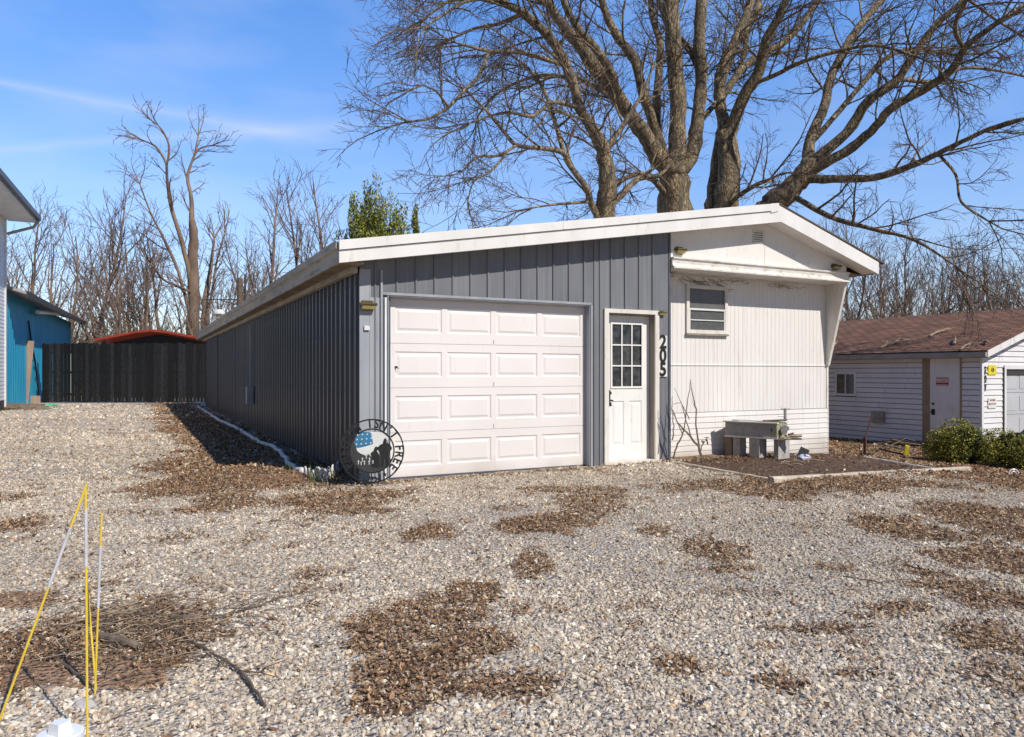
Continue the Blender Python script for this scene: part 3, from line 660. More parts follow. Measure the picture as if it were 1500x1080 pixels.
# ---- entry door
fz=dzt; fwd=.07
e=MB().box(dl,dl+fwd,-.03,.0-.001,.0,fz).box(dr-fwd,dr,-.03,-.001,.0,fz).box(dl+fwd,dr-fwd,-.03,-.001,fz-.055,fz).build('door_frame',M['trimwhite'],H)
DD=.11
MB().box(dr-fwd-.0,dr-fwd+.012,-.0005,DD+.03,0,fz-.055).box(dl+fwd-.012,dl+fwd,-.0005,DD+.03,0,fz-.055).box(dl+fwd,dr-fwd,-.0005,DD+.03,fz-.07,fz-.055).build('jamb',M['woodjamb'],e)
x0,x1=dl+fwd+.002,dr-fwd-.002; zd0,zd1=.045,fz-.075
MB().box(x0,x1,-.03,DD+.02,-.01,.043).build('threshold',M['trimwhite'],e)
mb=MB(); w=x1-x0; gx_0,gx_1=x0+.135,x1-.135; gz0=zd0+1.02; gz1=zd1-.12
pan=[(x0+.13,x0+w/2-.045,zd0+.2,zd0+.82),(x0+w/2+.045,x1-.13,zd0+.2,zd0+.82)]
xs=[x0,pan[0][0],pan[0][1],pan[1][0],pan[1][1],x1]; zs=[zd0,pan[0][2],pan[0][3],gz0]
for i in range(5):
    for j in range(3):
        if j==1 and i in (1,3): emboss(mb,xs[i],xs[i+1],zs[1],zs[2],DD)
        else: mb.quad((xs[i],DD,zs[j]),(xs[i+1],DD,zs[j]),(xs[i+1],DD,zs[j+1]),(xs[i],DD,zs[j+1]))
mb.quad((x0,DD,gz0),(gx_0,DD,gz0),(gx_0,DD,zd1),(x0,DD,zd1)); mb.quad((gx_1,DD,gz0),(x1,DD,gz0),(x1,DD,zd1),(gx_1,DD,zd1)); mb.quad((gx_0,DD,gz1),(gx_1,DD,gz1),(gx_1,DD,zd1),(gx_0,DD,zd1))
ed=mb.build('entry_door',M['whitedoor'],H)
mb=MB(); f_=.022
mb.box(gx_0-.02,gx_1+.02,DD-.014,DD-.001,gz1-.004,gz1+.022).box(gx_0-.02,gx_1+.02,DD-.014,DD-.001,gz0-.022,gz0+.004).box(gx_0-.02,gx_0+.006,DD-.014,DD-.001,gz0+.004,gz1-.004).box(gx_1-.006,gx_1+.02,DD-.014,DD-.001,gz0+.004,gz1-.004)
for k in (1,2):
    xx=gx_0+(gx_1-gx_0)*k/3; mb.box(xx-.009,xx+.009,DD-.009,DD+.006,gz0+.004,gz1-.004)
    zz=gz0+(gz1-gz0)*k/3
    for i in range(3):
        xa=gx_0+(gx_1-gx_0)*i/3+.009; xb=gx_0+(gx_1-gx_0)*(i+1)/3-.009; mb.box(xa,xb,DD-.009,DD+.006,zz-.009,zz+.009)
mb.build('glazing_bars',M['whitedoor'],ed)
MB().quad((gx_0,DD+.01,gz0),(gx_1,DD+.01,gz0),(gx_1,DD+.01,gz1),(gx_0,DD+.01,gz1)).build('glass',M['glass'],ed)
HX=x0+.035
MB().box(HX+.025,HX+.075,DD-.012,DD-.001,.80,1.02).tube([(HX+.05,DD-.012,.98),(HX+.05,DD-.045,.98)],[.022,.024],10).tube([(HX+.05,DD-.012,.88),(HX+.05,DD-.05,.88),(HX+.09,DD-.055,.875)],[.018,.012,.01],8).tube([(HX+.05,DD-.012,.83),(HX+.05,DD-.06,.845),(HX+.05,DD-.06,.80)],.01,8).build('door_handle',M['black'],ed)
s=(dl+dr)/2-.02; MB().tube([(s,-.02,fz-.06),(s+.004,.06,fz-.2),(s-.002,DD-.02,fz-.27)],.0015,4).tube([(s-.03,DD-.02,fz-.3),(s,DD-.025,fz-.27),(s+.03,DD-.02,fz-.3)],.002,4).build('wreath_hook',M['black'],ed)

# ---- text helper
def text_part(body,size,M4,material,name,parent=None,extrude=.003,offset=0.0,align='CENTER',sx=1.0):
    cu=bpy.data.curves.new(name,'FONT'); cu.body=body; cu.size=size; cu.extrude=extrude; cu.offset=offset; cu.align_x=align; cu.align_y='CENTER'; cu.resolution_u=6
    to=bpy.data.objects.new(name,cu); COL.objects.link(to)
    dg=bpy.context.evaluated_depsgraph_get(); me=bpy.data.meshes.new_from_object(to.evaluated_get(dg))
    bpy.data.objects.remove(to); bpy.data.curves.remove(cu)
    me.transform(M4@Matrix.Diagonal((sx,1,1,1))); me.materials.clear(); me.materials.append(material); me.name=name
    o=bpy.data.objects.new(name,me); COL.objects.link(o)
    if parent is not None: o.parent=parent
    return o
def up(x,y,z,ang=0): return Matrix.Translation((x,y,z))@Matrix.Rotation(math.radians(90),4,'X')@Matrix.Rotation(ang,4,'Z')
s0,_=S(964.5,520,-.02); s1_,z1_=S(979,492,-.02); _,z0_=S(972,552,-.02)
pl=MB().box(s0,s1_-.02,-.02,-.004,z0_,z1_).build('number_plaque',M['numwhite'],H)
hz_=(z1_-z0_)/3; cx=(s0+s1_-.02)/2
for k,ch in enumerate('205'): text_part(ch,hz_*1.38,up(cx,-.024,z1_-hz_*(k+.5)),M['black'],'digit',pl,.003,.008,sx=.92)
# ---- roof vent pipe (far end)
rv=empty('roof_vent',(0,0,0)); rv.parent=H
q=MB().tube([(.35,19.8,2.7),(.35,19.8,3.35)],.09,12).build('pipe',M['tanfascia'],rv); MB().tube([(.35,19.8,3.34),(.35,19.8,3.42),(.35,19.8,3.50)],[.2,.2,.08],14).build('cap',M['signwhite'],rv)

# ------------------------------------------------------------------ round metal sign
SG=empty('metal_sign',(-1.553,8.12,.40),math.radians(4),'round black cut out metal sign with blue flag and soldiers leaning at the garage corner','sign')
SG.rotation_euler=(math.radians(-6),0,math.radians(8))
def ring(mb,r0,r1,y0,y1,n=72,cx=0,cz=0):
    for i in range(n):
        a=2*math.pi*i/n; b=2*math.pi*(i+1)/n
        p=lambda r,t,y:(cx+r*math.cos(t),y,cz+r*math.sin(t))
        mb.quad(p(r0,a,y0),p(r1,a,y0),p(r1,b,y0),p(r0,b,y0)); mb.quad(p(r0,a,y1),p(r0,b,y1),p(r1,b,y1),p(r1,a,y1))
        mb.quad(p(r1,a,y0),p(r1,a,y1),p(r1,b,y1),p(r1,b,y0)); mb.quad(p(r0,a,y0),p(r0,b,y0),p(r0,b,y1),p(r0,a,y1))
RR=.355
mb=MB(); ring(mb,RR-.016,RR,-.004,.004); mb.build('rim',M['black'],SG)
mb=MB(); ring(mb,RR*.68-.008,RR*.68+.008,-.004,.004); mb.build('inner_rim',M['black'],SG)
word='FREEDOM ISN\'T FREE'
angs=np.linspace(math.radians(213),math.radians(-38),len(word))
for ch,a in zip(word,angs):
    if ch==' ': continue
    r=RR*.84; text_part(ch,.135,up(r*math.cos(a),-.002,r*math.sin(a),a-math.pi/2),M['black'],'letter',SG,.003,.0045,sx=.85)
for a in (-62,-90,-118):
    a=math.radians(a); cx,cz=RR*.84*math.cos(a),RR*.84*math.sin(a); pts=[]
    for k in range(10):
        r=.034 if k%2==0 else .014; t=math.pi/2+k*math.pi/5; pts.append((cx+r*math.cos(t),cz+r*math.sin(t)))
    MB().prism(pts,-.003,.003).build('star',M['black'],SG)
# waving flag
r=RR*.68
flag=[(-.62,.20),(-.50,.50),(-.30,.62),(0,.62),(.35,.60),(.58,.50),(.50,.25),(.38,.10),(.2,-.1),(.05,-.3),(-.1,-.42),(-.25,-.28),(-.5,-.2),(-.62,0)]
k_=.245/.72
MB().prism([(a*k_*.95,b*k_) for a,b in flag][::-1],.0005,.003).build('flag_field',M['signwhite'],SG)
can=[(-.66,.14),(-.52,.52),(-.3,.62),(-.05,.60),(.02,.36),(.04,.22),(-.2,.15),(-.45,.10)]
MB().prism([(a*k_*.95,b*k_+.002) for a,b in can][::-1],-.003,-.0005).build('flag_canton',M['blue'],SG)
mb=MB()
for j in range(3):
    for i in range(4):
        cx=(-.5+i*.16+j*.02-.02)*k_*.95; cz=(.22+j*.15+i*.012)*k_; pts=[]
        for q in range(10):
            rr=.0125 if q%2==0 else .0055; t=math.pi/2+q*math.pi/5; pts.append((cx+rr*math.cos(t),cz+rr*math.sin(t)))
        MB().prism(pts,-.005,-.0031).build('flag_star',M['signwhite'],SG)
# black hill ground, treeline, soldiers, crosses
hill=[(-.98,-.15),(-.93,.3),(-.85,.45),(-.72,.2),(-.66,.0),(-.5,-.12),(-.3,-.2),(-.15,-.15),(.0,-.3),(.12,-.26),(.3,-.3),(.45,-.32),(.6,-.3),(.8,-.34),(.9,-.4)]
low=[(.97*math.cos(t),.97*math.sin(t)) for t in np.linspace(math.radians(-24),math.radians(-170),24)]
MB().prism([(a*r,b*r) for a,b in (hill+low)],-.006,-.0035).build('hill_silhouette',M['charcoal'],SG)
sol=[(.42,-.75),(.40,-.2),(.30,.05),(.22,.12),(.38,.28),(.5,.32),(.52,.42),(.56,.55),(.62,.58),(.68,.48),(.66,.36),(.82,.3),(.92,.1),(.82,-.05),(.78,-.25),(.74,-.75),(.64,-.75),(.62,-.35),(.56,-.4),(.52,-.75)]
MB().prism([(a*r,b*r) for a,b in sol],-.009,-.0065).build('soldier_silhouette',M['black'],SG)
sol2=[(-.0,-.75),(.02,-.3),(-.05,-.1),(.1,.02),(.12,.12),(.17,.2),(.25,.18),(.27,.05),(.22,-.0),(.34,-.2),(.36,-.75)]
MB().prism([(a*r,b*r) for a,b in sol2],-.009,-.0065).build('soldier_silhouette',M['black'],SG)
mb=MB()
for cx,cz,q in ((-.25,-.25,1.),(-.42,-.38,.9),(-.1,-.38,.9),(-.6,-.5,1),(-.33,-.52,1),(-.12,-.52,1),(.05,-.5,.8),(-.48,-.55,.8)):
    w=.012*q; h=.07*q*r*3
    MB().box(cx*r-.004,cx*r+.004,-.0112,-.0092,cz*r-h*.5,cz*r+h*.4).box(cx*r-w,cx*r+w,-.0135,-.0113,cz*r+h*.1,cz*r+h*.2).build('grave_cross',M['signwhite'],SG)
MB().tube([(0,.0,-RR),(.02,.16,-RR*1.0)],.005).tube([(-.08,.01,-RR+.01),(-.06,.02,-.45+.0)],.005).build('stake',M['black'],SG)
SG.location.z=.395

# ------------------------------------------------------------------ white edging strip and scroll edging
def ground_path(pts,step=.15,dz=0.0,wig=0.0):
    out=[]
    gp=[G(*p) for p in pts]
    for a,b in zip(gp[:-1],gp[1:]):
        n=max(1,int((b-a).length/step))
        for i in range(n):
            q=a.lerp(b,i/n); q.x+=R.uniform(-wig,wig); q.z=float(groundz(np.array([q.x]),np.array([q.y]))[0])+dz; out.append(q)
    q=gp[-1].copy(); q.z+=dz; out.append(q)
    return out
pts=ground_path([(290,597),(304,606),(320,617),(352,632),(380,650),(402,658),(412,666),(424,682),(443,694)],.12,.025,.02)
mb=MB(); mb.tube(pts,[.044 if i%2 else .034 for i in range(len(pts))],7); o=mb.build('garden_edging',M['edging'],None,True); tag(o,'dirty white plastic edging strip snaking along the dark side wall','edging')
# scroll
se=empty('scroll_edging',G(486,700),0,'small white wire scroll garden edging lying by the round sign','edging')
mb=MB(); base=[GZ(445,694),GZ(462,703),GZ(478,706),GZ(492,698),GZ(508,688)]
for i,(a,b) in enumerate(zip(base[:-1],base[1:])):
    for k in range(3 if i<1 else 2):
        c=a.lerp(b,(k+.5)/(3 if i<1 else 2)); rr=.055 if i<1 else .085
        d=(b-a).normalized()
        pts=[c+d*(rr*math.cos(t)*(1-.035*j))+Vector((0,-.02,rr+rr*math.sin(t)*(1-.035*j))) for j,t in enumerate(np.linspace(-math.pi/2,3*math.pi,20))]
        MB().tube([p-se.location for p in pts],.011,6).build('scroll',M['edging'],se)
MB().tube([p-se.location+Vector((0,-.02,.012)) for p in base],.008,5).build('rail',M['edging'],se); MB().tube([p-se.location+Vector((0,-.02,.12)) for p in base[1:]],.007,5).build('rail',M['edging'],se)

# ------------------------------------------------------------------ grass tufts / weeds at side wall
def blades(name,spots,label,cat_,cols,h=.12):
    Vs=[];Fs=[];Cs=[]
    for (x0,y0,n,rad,hh) in spots:
        for _ in range(n):
            a=R.uniform(0,6.28); d=rad*math.sqrt(R.random()); x=x0+d*math.cos(a); y=y0+d*math.sin(a)
            z=float(gh(x,y)); L=hh*R.uniform(.5,1.2); b=R.uniform(0,6.28); w=.006*R.uniform(.7,1.6); lean=R.uniform(.1,.8)*L
            dx,dy=math.cos(b),math.sin(b); o=len(Vs)
            Vs+=[(x-dy*w,y+dx*w,z),(x+dy*w,y-dx*w,z),(x+dx*lean*.4+dy*w*.7,y+dy*lean*.4-dx*w*.7,z+L*.6),(x+dx*lean*.4-dy*w*.7,y+dy*lean*.4+dx*w*.7,z+L*.6),(x+dx*lean,y+dy*lean,z+L*.85),(x+dx*lean,y+dy*lean,z+L*.85)]
            Fs+=[(o,o+1,o+2,o+3),(o+3,o+2,o+4,o+5)]
            c=R.choice(cols); k=R.uniform(.7,1.3); Cs+=[(c[0]*k,c[1]*k,c[2]*k,1)]*6
    o=npmesh(name,np.array(Vs),np.array(Fs),M['leaf'],{'tint':np.array(Cs)}); tag(o,label,cat_,kind='stuff')
sp_=[]
for k in range(60):
    t=R.uniform(.1,9); s=-R.uniform(.02,.55); q=C0+U*s+V*t; sp_.append((q.x,q.y,7,.12,R.uniform(.05,.12)))
for k in range(7):
    t=R.uniform(.3,1.5); s=-R.uniform(.02,.45); q=C0+U*s+V*t; sp_.append((q.x,q.y,11,.12,R.uniform(.12,.24)))
for k in range(26):
    q=G(R.uniform(1240,1320),R.uniform(655,664)); sp_.append((q.x,q.y,8,.15,.08))
blades('weeds',sp_,'low green weeds and grass along the foot of the dark side wall','weeds',[(.06,.11,.025),(.10,.16,.035),(.05,.07,.025),(.24,.20,.11)])

# ------------------------------------------------------------------ garden bed in front of the white wall
def timber(name,pa,pb,w,h,label,m='timber',wig=.01):
    a=GZ(*pa); b=GZ(*pb); d=(b-a); L=d.length; d.normalize(); n=Vector((-d.y,d.x,0)); k=14
    mb=MB(); prof=[(-w/2,-.03),(w/2,-.03),(w/2,h*.7),(w*.3,h),(-w*.3,h),(-w/2,h*.7)]
    for i in range(k+1):
        p=a+d*(L*i/k); p=p+n*R.uniform(-wig,wig); q=[]
        for u_,v_ in prof: q.append(p+n*u_+Vector((0,0,v_+R.uniform(-.003,.003))))
        mb.v.extend([tuple(x) for x in q])
        if i:
            o=(i-1)*6
            for j in range(6): mb.f.append((o+j,o+(j+1)%6,o+6+(j+1)%6,o+6+j)); mb.mi.append(0)
    mb.f.append(tuple(range(5,-1,-1))); mb.mi.append(0); mb.f.append(tuple(range(k*6,k*6+6))); mb.mi.append(0)
    o=mb.build(name,M[m]); tag(o,label,'timber'); return o
timber('landscape_timber',(1130,709),(1418,691),.09,.075,'pale landscape timber along the gravel edge of the bed, right of the corner')
timber('landscape_timber',(992,680),(1132,706),.05,.03,'thin pale board edging the bed from the entry door to the corner','timber',.006)
timber('landscape_timber',(1265,672),(1400,694),.035,.03,'thin whitish board at the back of the bed below the neighbour wall','edging',.006)
timber('landscape_timber',(1284,651),(1345,664),.05,.04,'grey board lying behind the bed near the neighbour wall','trough',.004)

# trough on blocks
a27t=math.atan2(10.66-11.16,3.84-3.236)
TZ=float(gh(3.5,11))
TR=empty('trough',(3.236,11.12,TZ),a27t,'weathered grey box shaped trough on concrete blocks against white wall','trough')
zt=.515-TZ; zb2=.30-TZ
mb=MB(); mb.box(0,.76,0,.02,zb2,zt).box(0,.76,.40,.42,zb2,zt).box(0,.02,.02,.40,zb2,zt).box(.0,.76,.02,.40,zb2,zb2+.02); mb.build('side_board',M['trough'],TR)
MB().box(.763,.785,-.005,.42,zb2-.01,zt-.0).build('end_board',M['moss'],TR)
MB().box(-.02,.80,-.03,.045,zt+.001,zt+.018).box(-.02,.80,.30,.44,zt+.001,zt+.018).box(.1,.7,.05,.29,zt+.003,zt+.012,Matrix.Rotation(math.radians(1.5),4,'Y')).build('top_board',M['trimwhite'],TR)
MB().box(-.01,.80,-.012,-.001,zb2-.012,zb2+.014).box(.70,.712,-.006,-.001,zb2+.10,zb2+.15,m=1).build('ledge',[M['trimwhite'],M['black']],TR)
RT=Matrix.Rotation(a27t,3,'Z')
blks=[(.10,.06,.11,'concrete block standing under the left end of the trough'),(.36,.03,.17,'wide pale concrete block under the middle of the trough'),(.70,.12,.07,'narrow concrete block under the mossy right end of the trough'),(.62,.33,.16,'concrete block at the back right of the trough')]
for (bx,by,bw,lab) in blks:
    w0=RT@Vector((bx,by,0)); e_=empty('concrete_block',(3.236+w0.x,11.12+w0.y,float(gh(3.236+w0.x,11.12+w0.y))-.01),a27t+R.uniform(-.25,.1),lab,'block','concrete blocks under the trough')
    h=.295-e_.location.z
    mb=MB(); mb.box(0,bw,0,.03,0,h).box(0,bw,.16,.19,0,h).box(0,.03,.03,.16,0,h).box(bw-.03,bw,.03,.16,0,h).box(0.03,bw-.03,.03,.16,h*.45,h*.55) if bw>.1 else mb.box(0,bw,0,.19,0,h)
    o=mb.build('body',M['concrete'],e_)
pz=lambda a,b,c: tuple(RT@Vector((a,b,0))+Vector((3.236,11.12,c)))
o=MB().box(0,.1,.0,.25,-.02,.30-TZ).build('brown_board',M['soffit']); o.location=pz(-.04,.1,TZ); o.rotation_euler=(0,0,a27t); tag(o,'dark brown board standing behind the left end of the trough','board')
# standpipe
base=Vector(P(1150,640,11.1)); g0=float(gh(base.x,base.y))
sp0=empty('standpipe',(base.x,base.y,g0),0,'thin galvanised water standpipe with tee handle behind the trough','pipe')
ztp=CH-(598-HZ)/F*11.1-g0
MB().tube([(0,0,0),(0,0,ztp)],.022,10).build('pipe',M['galv'],sp0)
MB().tube([(-.055,0,ztp-.005),(.07,0,ztp-.005)],.016,8).build('tee_handle',M['galv'],sp0); MB().tube([(-.015,0,ztp-.12),(-.11,-.02,ztp-.12)],.009,6).build('lever',M['galv'],sp0)
# rusty can & scraps on the trough
def can(p,r,h,m,label,axis='y'):
    e_=empty('tin_can',p,a27t+.5,label,'can'); d=Vector((0,1,0)) if axis=='y' else Vector((0,0,1))
    MB().tube([d*0,d*h],r,14).build('body',m,e_); MB().tube([d*-.004,d*.006],r+.004,14).build('rim',M['galv'],e_)
can(pz(.84,.24,.44),.035,.10,M['brownshade'],'small dark tin behind the rusty one at the end of the trough')
can(pz(.86,.08,.42),.045,.13,M['rust'],'rusty round tin lying at the right end of the trough')
mb=MB()
for k in range(7):
    a=Vector(pz(.80+R.uniform(-.02,.2),R.uniform(.0,.3),R.uniform(.30,.36))); b=a+Vector((R.uniform(-.2,.2),R.uniform(-.1,.1),R.uniform(-.03,.03))); mb.tube([a,b],R.uniform(.012,.02),5)
o=mb.build('scrap_wood',M['palestick']); tag(o,'small heap of pale wood scraps at the mossy end of the trough','scrap wood')
a=Vector(pz(.82,.2,.28)); MBt=MB().box(a.x-.12,a.x+.22,a.y-.1,a.y+.05,a.z,a.z+.025); o=MBt.build('loose_board',M['log']); tag(o,'brown loose board sticking out right of the trough','board')
a=Vector(pz(.5,.2,.54)); o=MB().tube([a,a+Vector((.14,-.02,-.0)),a+Vector((.33,-.1,.02))],[.013,.016,.01],6).build('stick',M['darkstick']); tag(o,'dark stick lying on top of the trough','stick')
# crumpled bag and card
def blob(name,c,r,m,label,cat_,sq=(1,1,.7),n=10,seed=1,rough_=.35):
    rr=random.Random(seed); mb=MB(); rows=8
    for j in range(rows+1):
        ph=math.pi*j/rows
        for i in range(n):
            th=2*math.pi*i/n; k=r*(1+rr.uniform(-rough_,rough_)) if 0<j<rows else r
            mb.v.append((c[0]+k*sq[0]*math.sin(ph)*math.cos(th),c[1]+k*sq[1]*math.sin(ph)*math.sin(th),c[2]+k*sq[2]*math.cos(ph)))
    for j in range(rows):
        for i in range(n): mb.f.append((j*n+i,j*n+(i+1)%n,(j+1)*n+(i+1)%n,(j+1)*n+i)); mb.mi.append(0)
    o=mb.build(name,m); tag(o,label,cat_); return o
g=G(1178,675); blob('crumpled_bag',(g.x,g.y,g.z+.04),.075,M['palebag'],'crumpled blue and lilac plastic bag on the bed by the white wall','bag',(1.1,.8,.75),9,3)
g=G(1169,672); mb=MB(); mb.box(-.02,.12,0,.02,0,.16,Matrix.Translation(g+Vector((0,0,.03)))@Matrix.Rotation(.45,4,'Y')); o=mb.build('dark_card',M['charcoal']); tag(o,'dark sheet of card propped beside the blue bag','card')
for k in range(12):
    a=GZ(R.uniform(1135,1185),R.uniform(664,682)); L=R.uniform(.08,.3); t=R.uniform(-.6,.6); o=MB().tube([a+Vector((0,0,.01)),a+Vector((L*.5*math.cos(t),L*.5*math.sin(t),.03)),a+Vector((L*math.cos(t),L*math.sin(t),.01))],.007,5).build('broken_twig',M['palestick']); tag(o,'pale broken twig lying on the dark soil near the blue bag','twig','pale broken twigs near the blue bag')
# water tap on skirting
st,zt_=S(1034,645,.34); q=C0+U*st+V*.34
e_=tag(MB().tube([(0,0,0),(0,-.07,0),(0,-.1,-.05)],.012,8).tube([(0,-.05,0),(0,-.05,.045)],.006,6).box(-.03,.03,-.06,-.04,.04,.05).build('garden_tap',M['rust']),'small dark garden tap sticking out of white skirting','tap'); e_.location=(q.x,q.y,zt_)
# rear yard things
g=GZ(1267,668); e_=empty('iron_post',g,0,'rusty iron stake leaning in front of the neighbour\'s white side wall','post')
hh=(668-641)/F*g.y; MB().tube([(0,0,-.1),(0,0,hh)],.03,4).build('stake',M['rust'],e_); MB().tube([(0,.0,hh-.02),(.07,.02,hh+.16),(.15,.03,hh+.40)],.013,5).build('arm',M['rust'],e_); MB().box(-.06,.06,-.05,.05,-.03,.05).build('foot',M['black'],e_)
g=GZ(1322,668); e_=empty('yellow_scoop',g,-.5,'bright yellow plastic scoop lying beside the bed','scoop')
MB().add([(0,0,0),(.10,.02,0),(.12,.0,.20),(.05,0,.22),(.03,-.04,.02),(.11,-.04,.03),(.12,-.03,.19),(.06,-.03,.20)],[(0,1,2,3),(4,7,6,5),(0,4,5,1),(3,2,6,7),(1,5,6,2),(0,3,7,4)]).build('blade',M['yellowp'],e_); MB().tube([(.08,0,.02),(-.2,.1,.06),(-.42,.22,.1)],.02,6).build('handle',M['black'],e_)
mb=MB()
for k in range(9):
    a=GZ(1275+k*4+R.uniform(-6,6),651+R.uniform(-2,5)); mb.tube([a,a+Vector((R.uniform(.2,.5),R.uniform(-.2,.1),R.uniform(.05,.2))),a+Vector((R.uniform(.5,1.0),R.uniform(-.3,.1),.03))],.018,5)
o=mb.build('branch_pile',M['darkstick']); tag(o,'low pile of dark cut branches in front of the neighbour\'s wall','branches')
# dead shrub by the plaque
mb=MB(); q=lambda px,py,Y=10.15: P(px,py,Y)
def jit(pts,r0,r1,n=4):
    out=[]; 
    for a,b in zip(pts[:-1],pts[1:]):
        for i in range(n): out.append(a.lerp(b,i/n)+Vector((R.uniform(-.006,.006),R.uniform(-.01,.01),R.uniform(-.006,.006))))
    out.append(pts[-1]); m=len(out); mb.tube(out,[r0+(r1-r0)*i/(m-1) for i in range(m)],5)
jit([q(1030,680),q(1024,655),q(1012,640),q(1000,628),q(993,620),q(985,600)],.020,.006)
jit([q(1024,655),q(1020,625),q(1020,600),q(1014,575),q(1011,557)],.014,.004)
jit([q(1012,640),q(1005,615),q(998,590),q(986,592)],.009,.003)
jit([q(985,672),q(993,650),q(1000,637),q(1004,615),q(1008,585),q(1012,556)],.014,.004)
jit([q(1000,637),q(993,620),q(986,605)],.008,.003); jit([q(985,645),q(987,625),q(984,600),q(985,580)],.010,.003)
jit([q(1010,615),q(1003,600),q(995,585),q(988,568)],.007,.003); jit([q(1020,600),q(1013,585)],.005,.002)
o=mb.build('dead_shrub',M['log']); tag(o,'leafless dead shrub of crossing thin stems beside the 205 plaque','dead shrub')
# dry vine along underside of beam
mb=MB()
for k in range(15):
    s=R.uniform(S_SPLIT+.1,W-.8); 
    pts=[]; z=2.72
    for j in range(6): pts.append((s+j*R.uniform(.02,.08),TW-.01-R.uniform(0,.02),z-R.uniform(0,.09)))
    mb.tube(pts,.003,4)
for k in range(10):
    s=S_SPLIT+.25+R.uniform(0,.9); mb.tube([(s,TW-.015,2.72-R.uniform(0,.1)),(s+.2,TW-.02,2.66-R.uniform(0,.1)),(s+.4,TW-.015,2.6-R.uniform(0,.1))],.004,4)
mb.build('dead_vine',M['soffit'],H)

# ------------------------------------------------------------------ neighbour's garage 207
K0=Vector((9.98,17,0)); tz=-.55
NB=empty('garage',(K0-V*.954),a27,'low white garage with brown shingle roof and red sign on its side door, numbered 207','garage')
NB.location.z=0
# local: origin at visible corner, +x along U (front), +y along V (side)
def Ssd(px,py,x=0.0):
    "side plane local (y,z)"
    dx=(px-750)/F; ox=NB.location.x+U.x*x; oy=NB.location.y+U.y*x
    t=(dx*oy-ox)/(V.x-dx*V.y); Y=oy+V.y*t; return t, CH-(py-HZ)/F*Y
def Sfr(px,py,t=0.0):
    dx=(px-750)/F; ox=NB.location.x+V.x*t; oy=NB.location.y+V.y*t
    s=(oy*dx-ox)/(U.x-U.y*dx); Y=oy+U.y*s; return s, CH-(py-HZ)/F*Y
BL=9.0; BW=7.0; EZ=1.60; WX=.22   # wall set in from the eave
wx=.06
def lap(mb,axis_,a0,a1,z0,z1f,pos,out,p=.125,skip=()):
    z=z0
    while z<1.6+1.3:
        zt_=z+p
        def seg(u0,u1):
            zz=min(zt_,z1f(u0),z1f(u1)); 
            if zz<=z: return
            lo=pos+out*.016; hi=pos+out*.002
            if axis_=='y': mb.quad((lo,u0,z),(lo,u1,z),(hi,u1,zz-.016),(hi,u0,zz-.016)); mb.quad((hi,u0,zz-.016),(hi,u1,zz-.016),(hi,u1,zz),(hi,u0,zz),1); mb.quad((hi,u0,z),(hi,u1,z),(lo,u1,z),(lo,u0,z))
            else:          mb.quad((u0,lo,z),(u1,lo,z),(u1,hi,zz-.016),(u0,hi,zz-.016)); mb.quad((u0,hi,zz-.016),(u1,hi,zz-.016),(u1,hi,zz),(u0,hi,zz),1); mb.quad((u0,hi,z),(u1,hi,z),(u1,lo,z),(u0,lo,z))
        cuts=sorted({a0,a1}|{v for s_ in skip for v in s_[:2]})
        if axis_=='x': cuts=sorted(set(cuts)|set(np.linspace(a0,a1,29)))
        for u0,u1 in zip(cuts[:-1],cuts[1:]):
            m_=(u0+u1)/2; zm_=z+p/2
            if any(s_[0]<m_<s_[1] and s_[2]<zm_<s_[3] for s_ in skip): continue
            seg(u0,u1)
        z=zt_
da,_=Ssd(1409,540,wx); db,_=Ssd(1352,540,wx)
w1,wzt=Ssd(1224,545,wx); w0,_=Ssd(1255,545,wx); _,wzb=Ssd(1240,580,wx)
print('207 door',da,db,'win',w0,w1,wzb,wzt)
dl2,_=Ssd(1407,540,wx); dr2,_=Ssd(1362,540,wx)
mb=MB(); lap(mb,'y',.0+.1,da,-.75,lambda u:EZ+.0,wx,-1); mb.build('side_wall',[M['vinyl'],M['lapshade']],NB)
mb=MB(); lap(mb,'y',db,BL,-.75,lambda u:EZ+.0,wx,-1,skip=[(w0,w1,wzb,wzt)]); mb.build('side_wall',[M['vinyl'],M['lapshade']],NB)
fdoor0,_=Sfr(1471,545,.1); 
def gtop(x): return EZ+.12+.32*min(x,BW-x)
_,gzd=Sfr(1475,539,.1)
mb=MB(); lap(mb,'x',wx,BW-wx,-.75,gtop,.1,-1,skip=[(fdoor0,fdoor0+2.9,-1,gzd)]); mb.build('front_wall',[M['vinyl'],M['lapshade']],NB)
MB().box(BW-wx,BW-wx+.02,.1,BL,-.75,EZ).box(wx,BW-wx,BL-.02,BL,-.75,EZ).build('back_wall',M['vinyl'],NB)
MB().box(wx-.025,wx+.05,.07,.12,-.75,EZ+.05).build('corner_trim',M['vinyl'],NB)
# roof
me_u=[]
rz=lambda x: 1.74+.32*(x+.14)
rx=3.5; 
mb=MB(); mb.add([(-.14,-.15,rz(-.14)),(rx,-.15,rz(rx)),(rx,BL+.2,rz(rx)),(-.14,BL+.2,rz(-.14)),(BW+.14,-.15,rz(-.14)),(BW+.14,BL+.2,rz(-.14))],[(0,1,2,3),(1,4,5,2)])
ro=mb.build('roof',M['shingle'],NB)
uvl=ro.data.uv_layers.new(name='UVMap')
for lp in ro.data.loops:
    co=ro.data.vertices[lp.vertex_index].co; uvl.data[lp.index].uv=(co.y, (co.x if co.x<=rx else 2*rx-co.x)*1.05)
mb=MB(); mb.box(-.14,-.10,-.15,BL+.2,1.58,1.715).box(-.22,-.14,-.15,BL+.2,1.60,1.70); mb.build('gutter',M['trough'],NB)
MB().box(-.10,wx,-.1,BL,1.60,1.62).build('soffit',M['soffit'],NB)
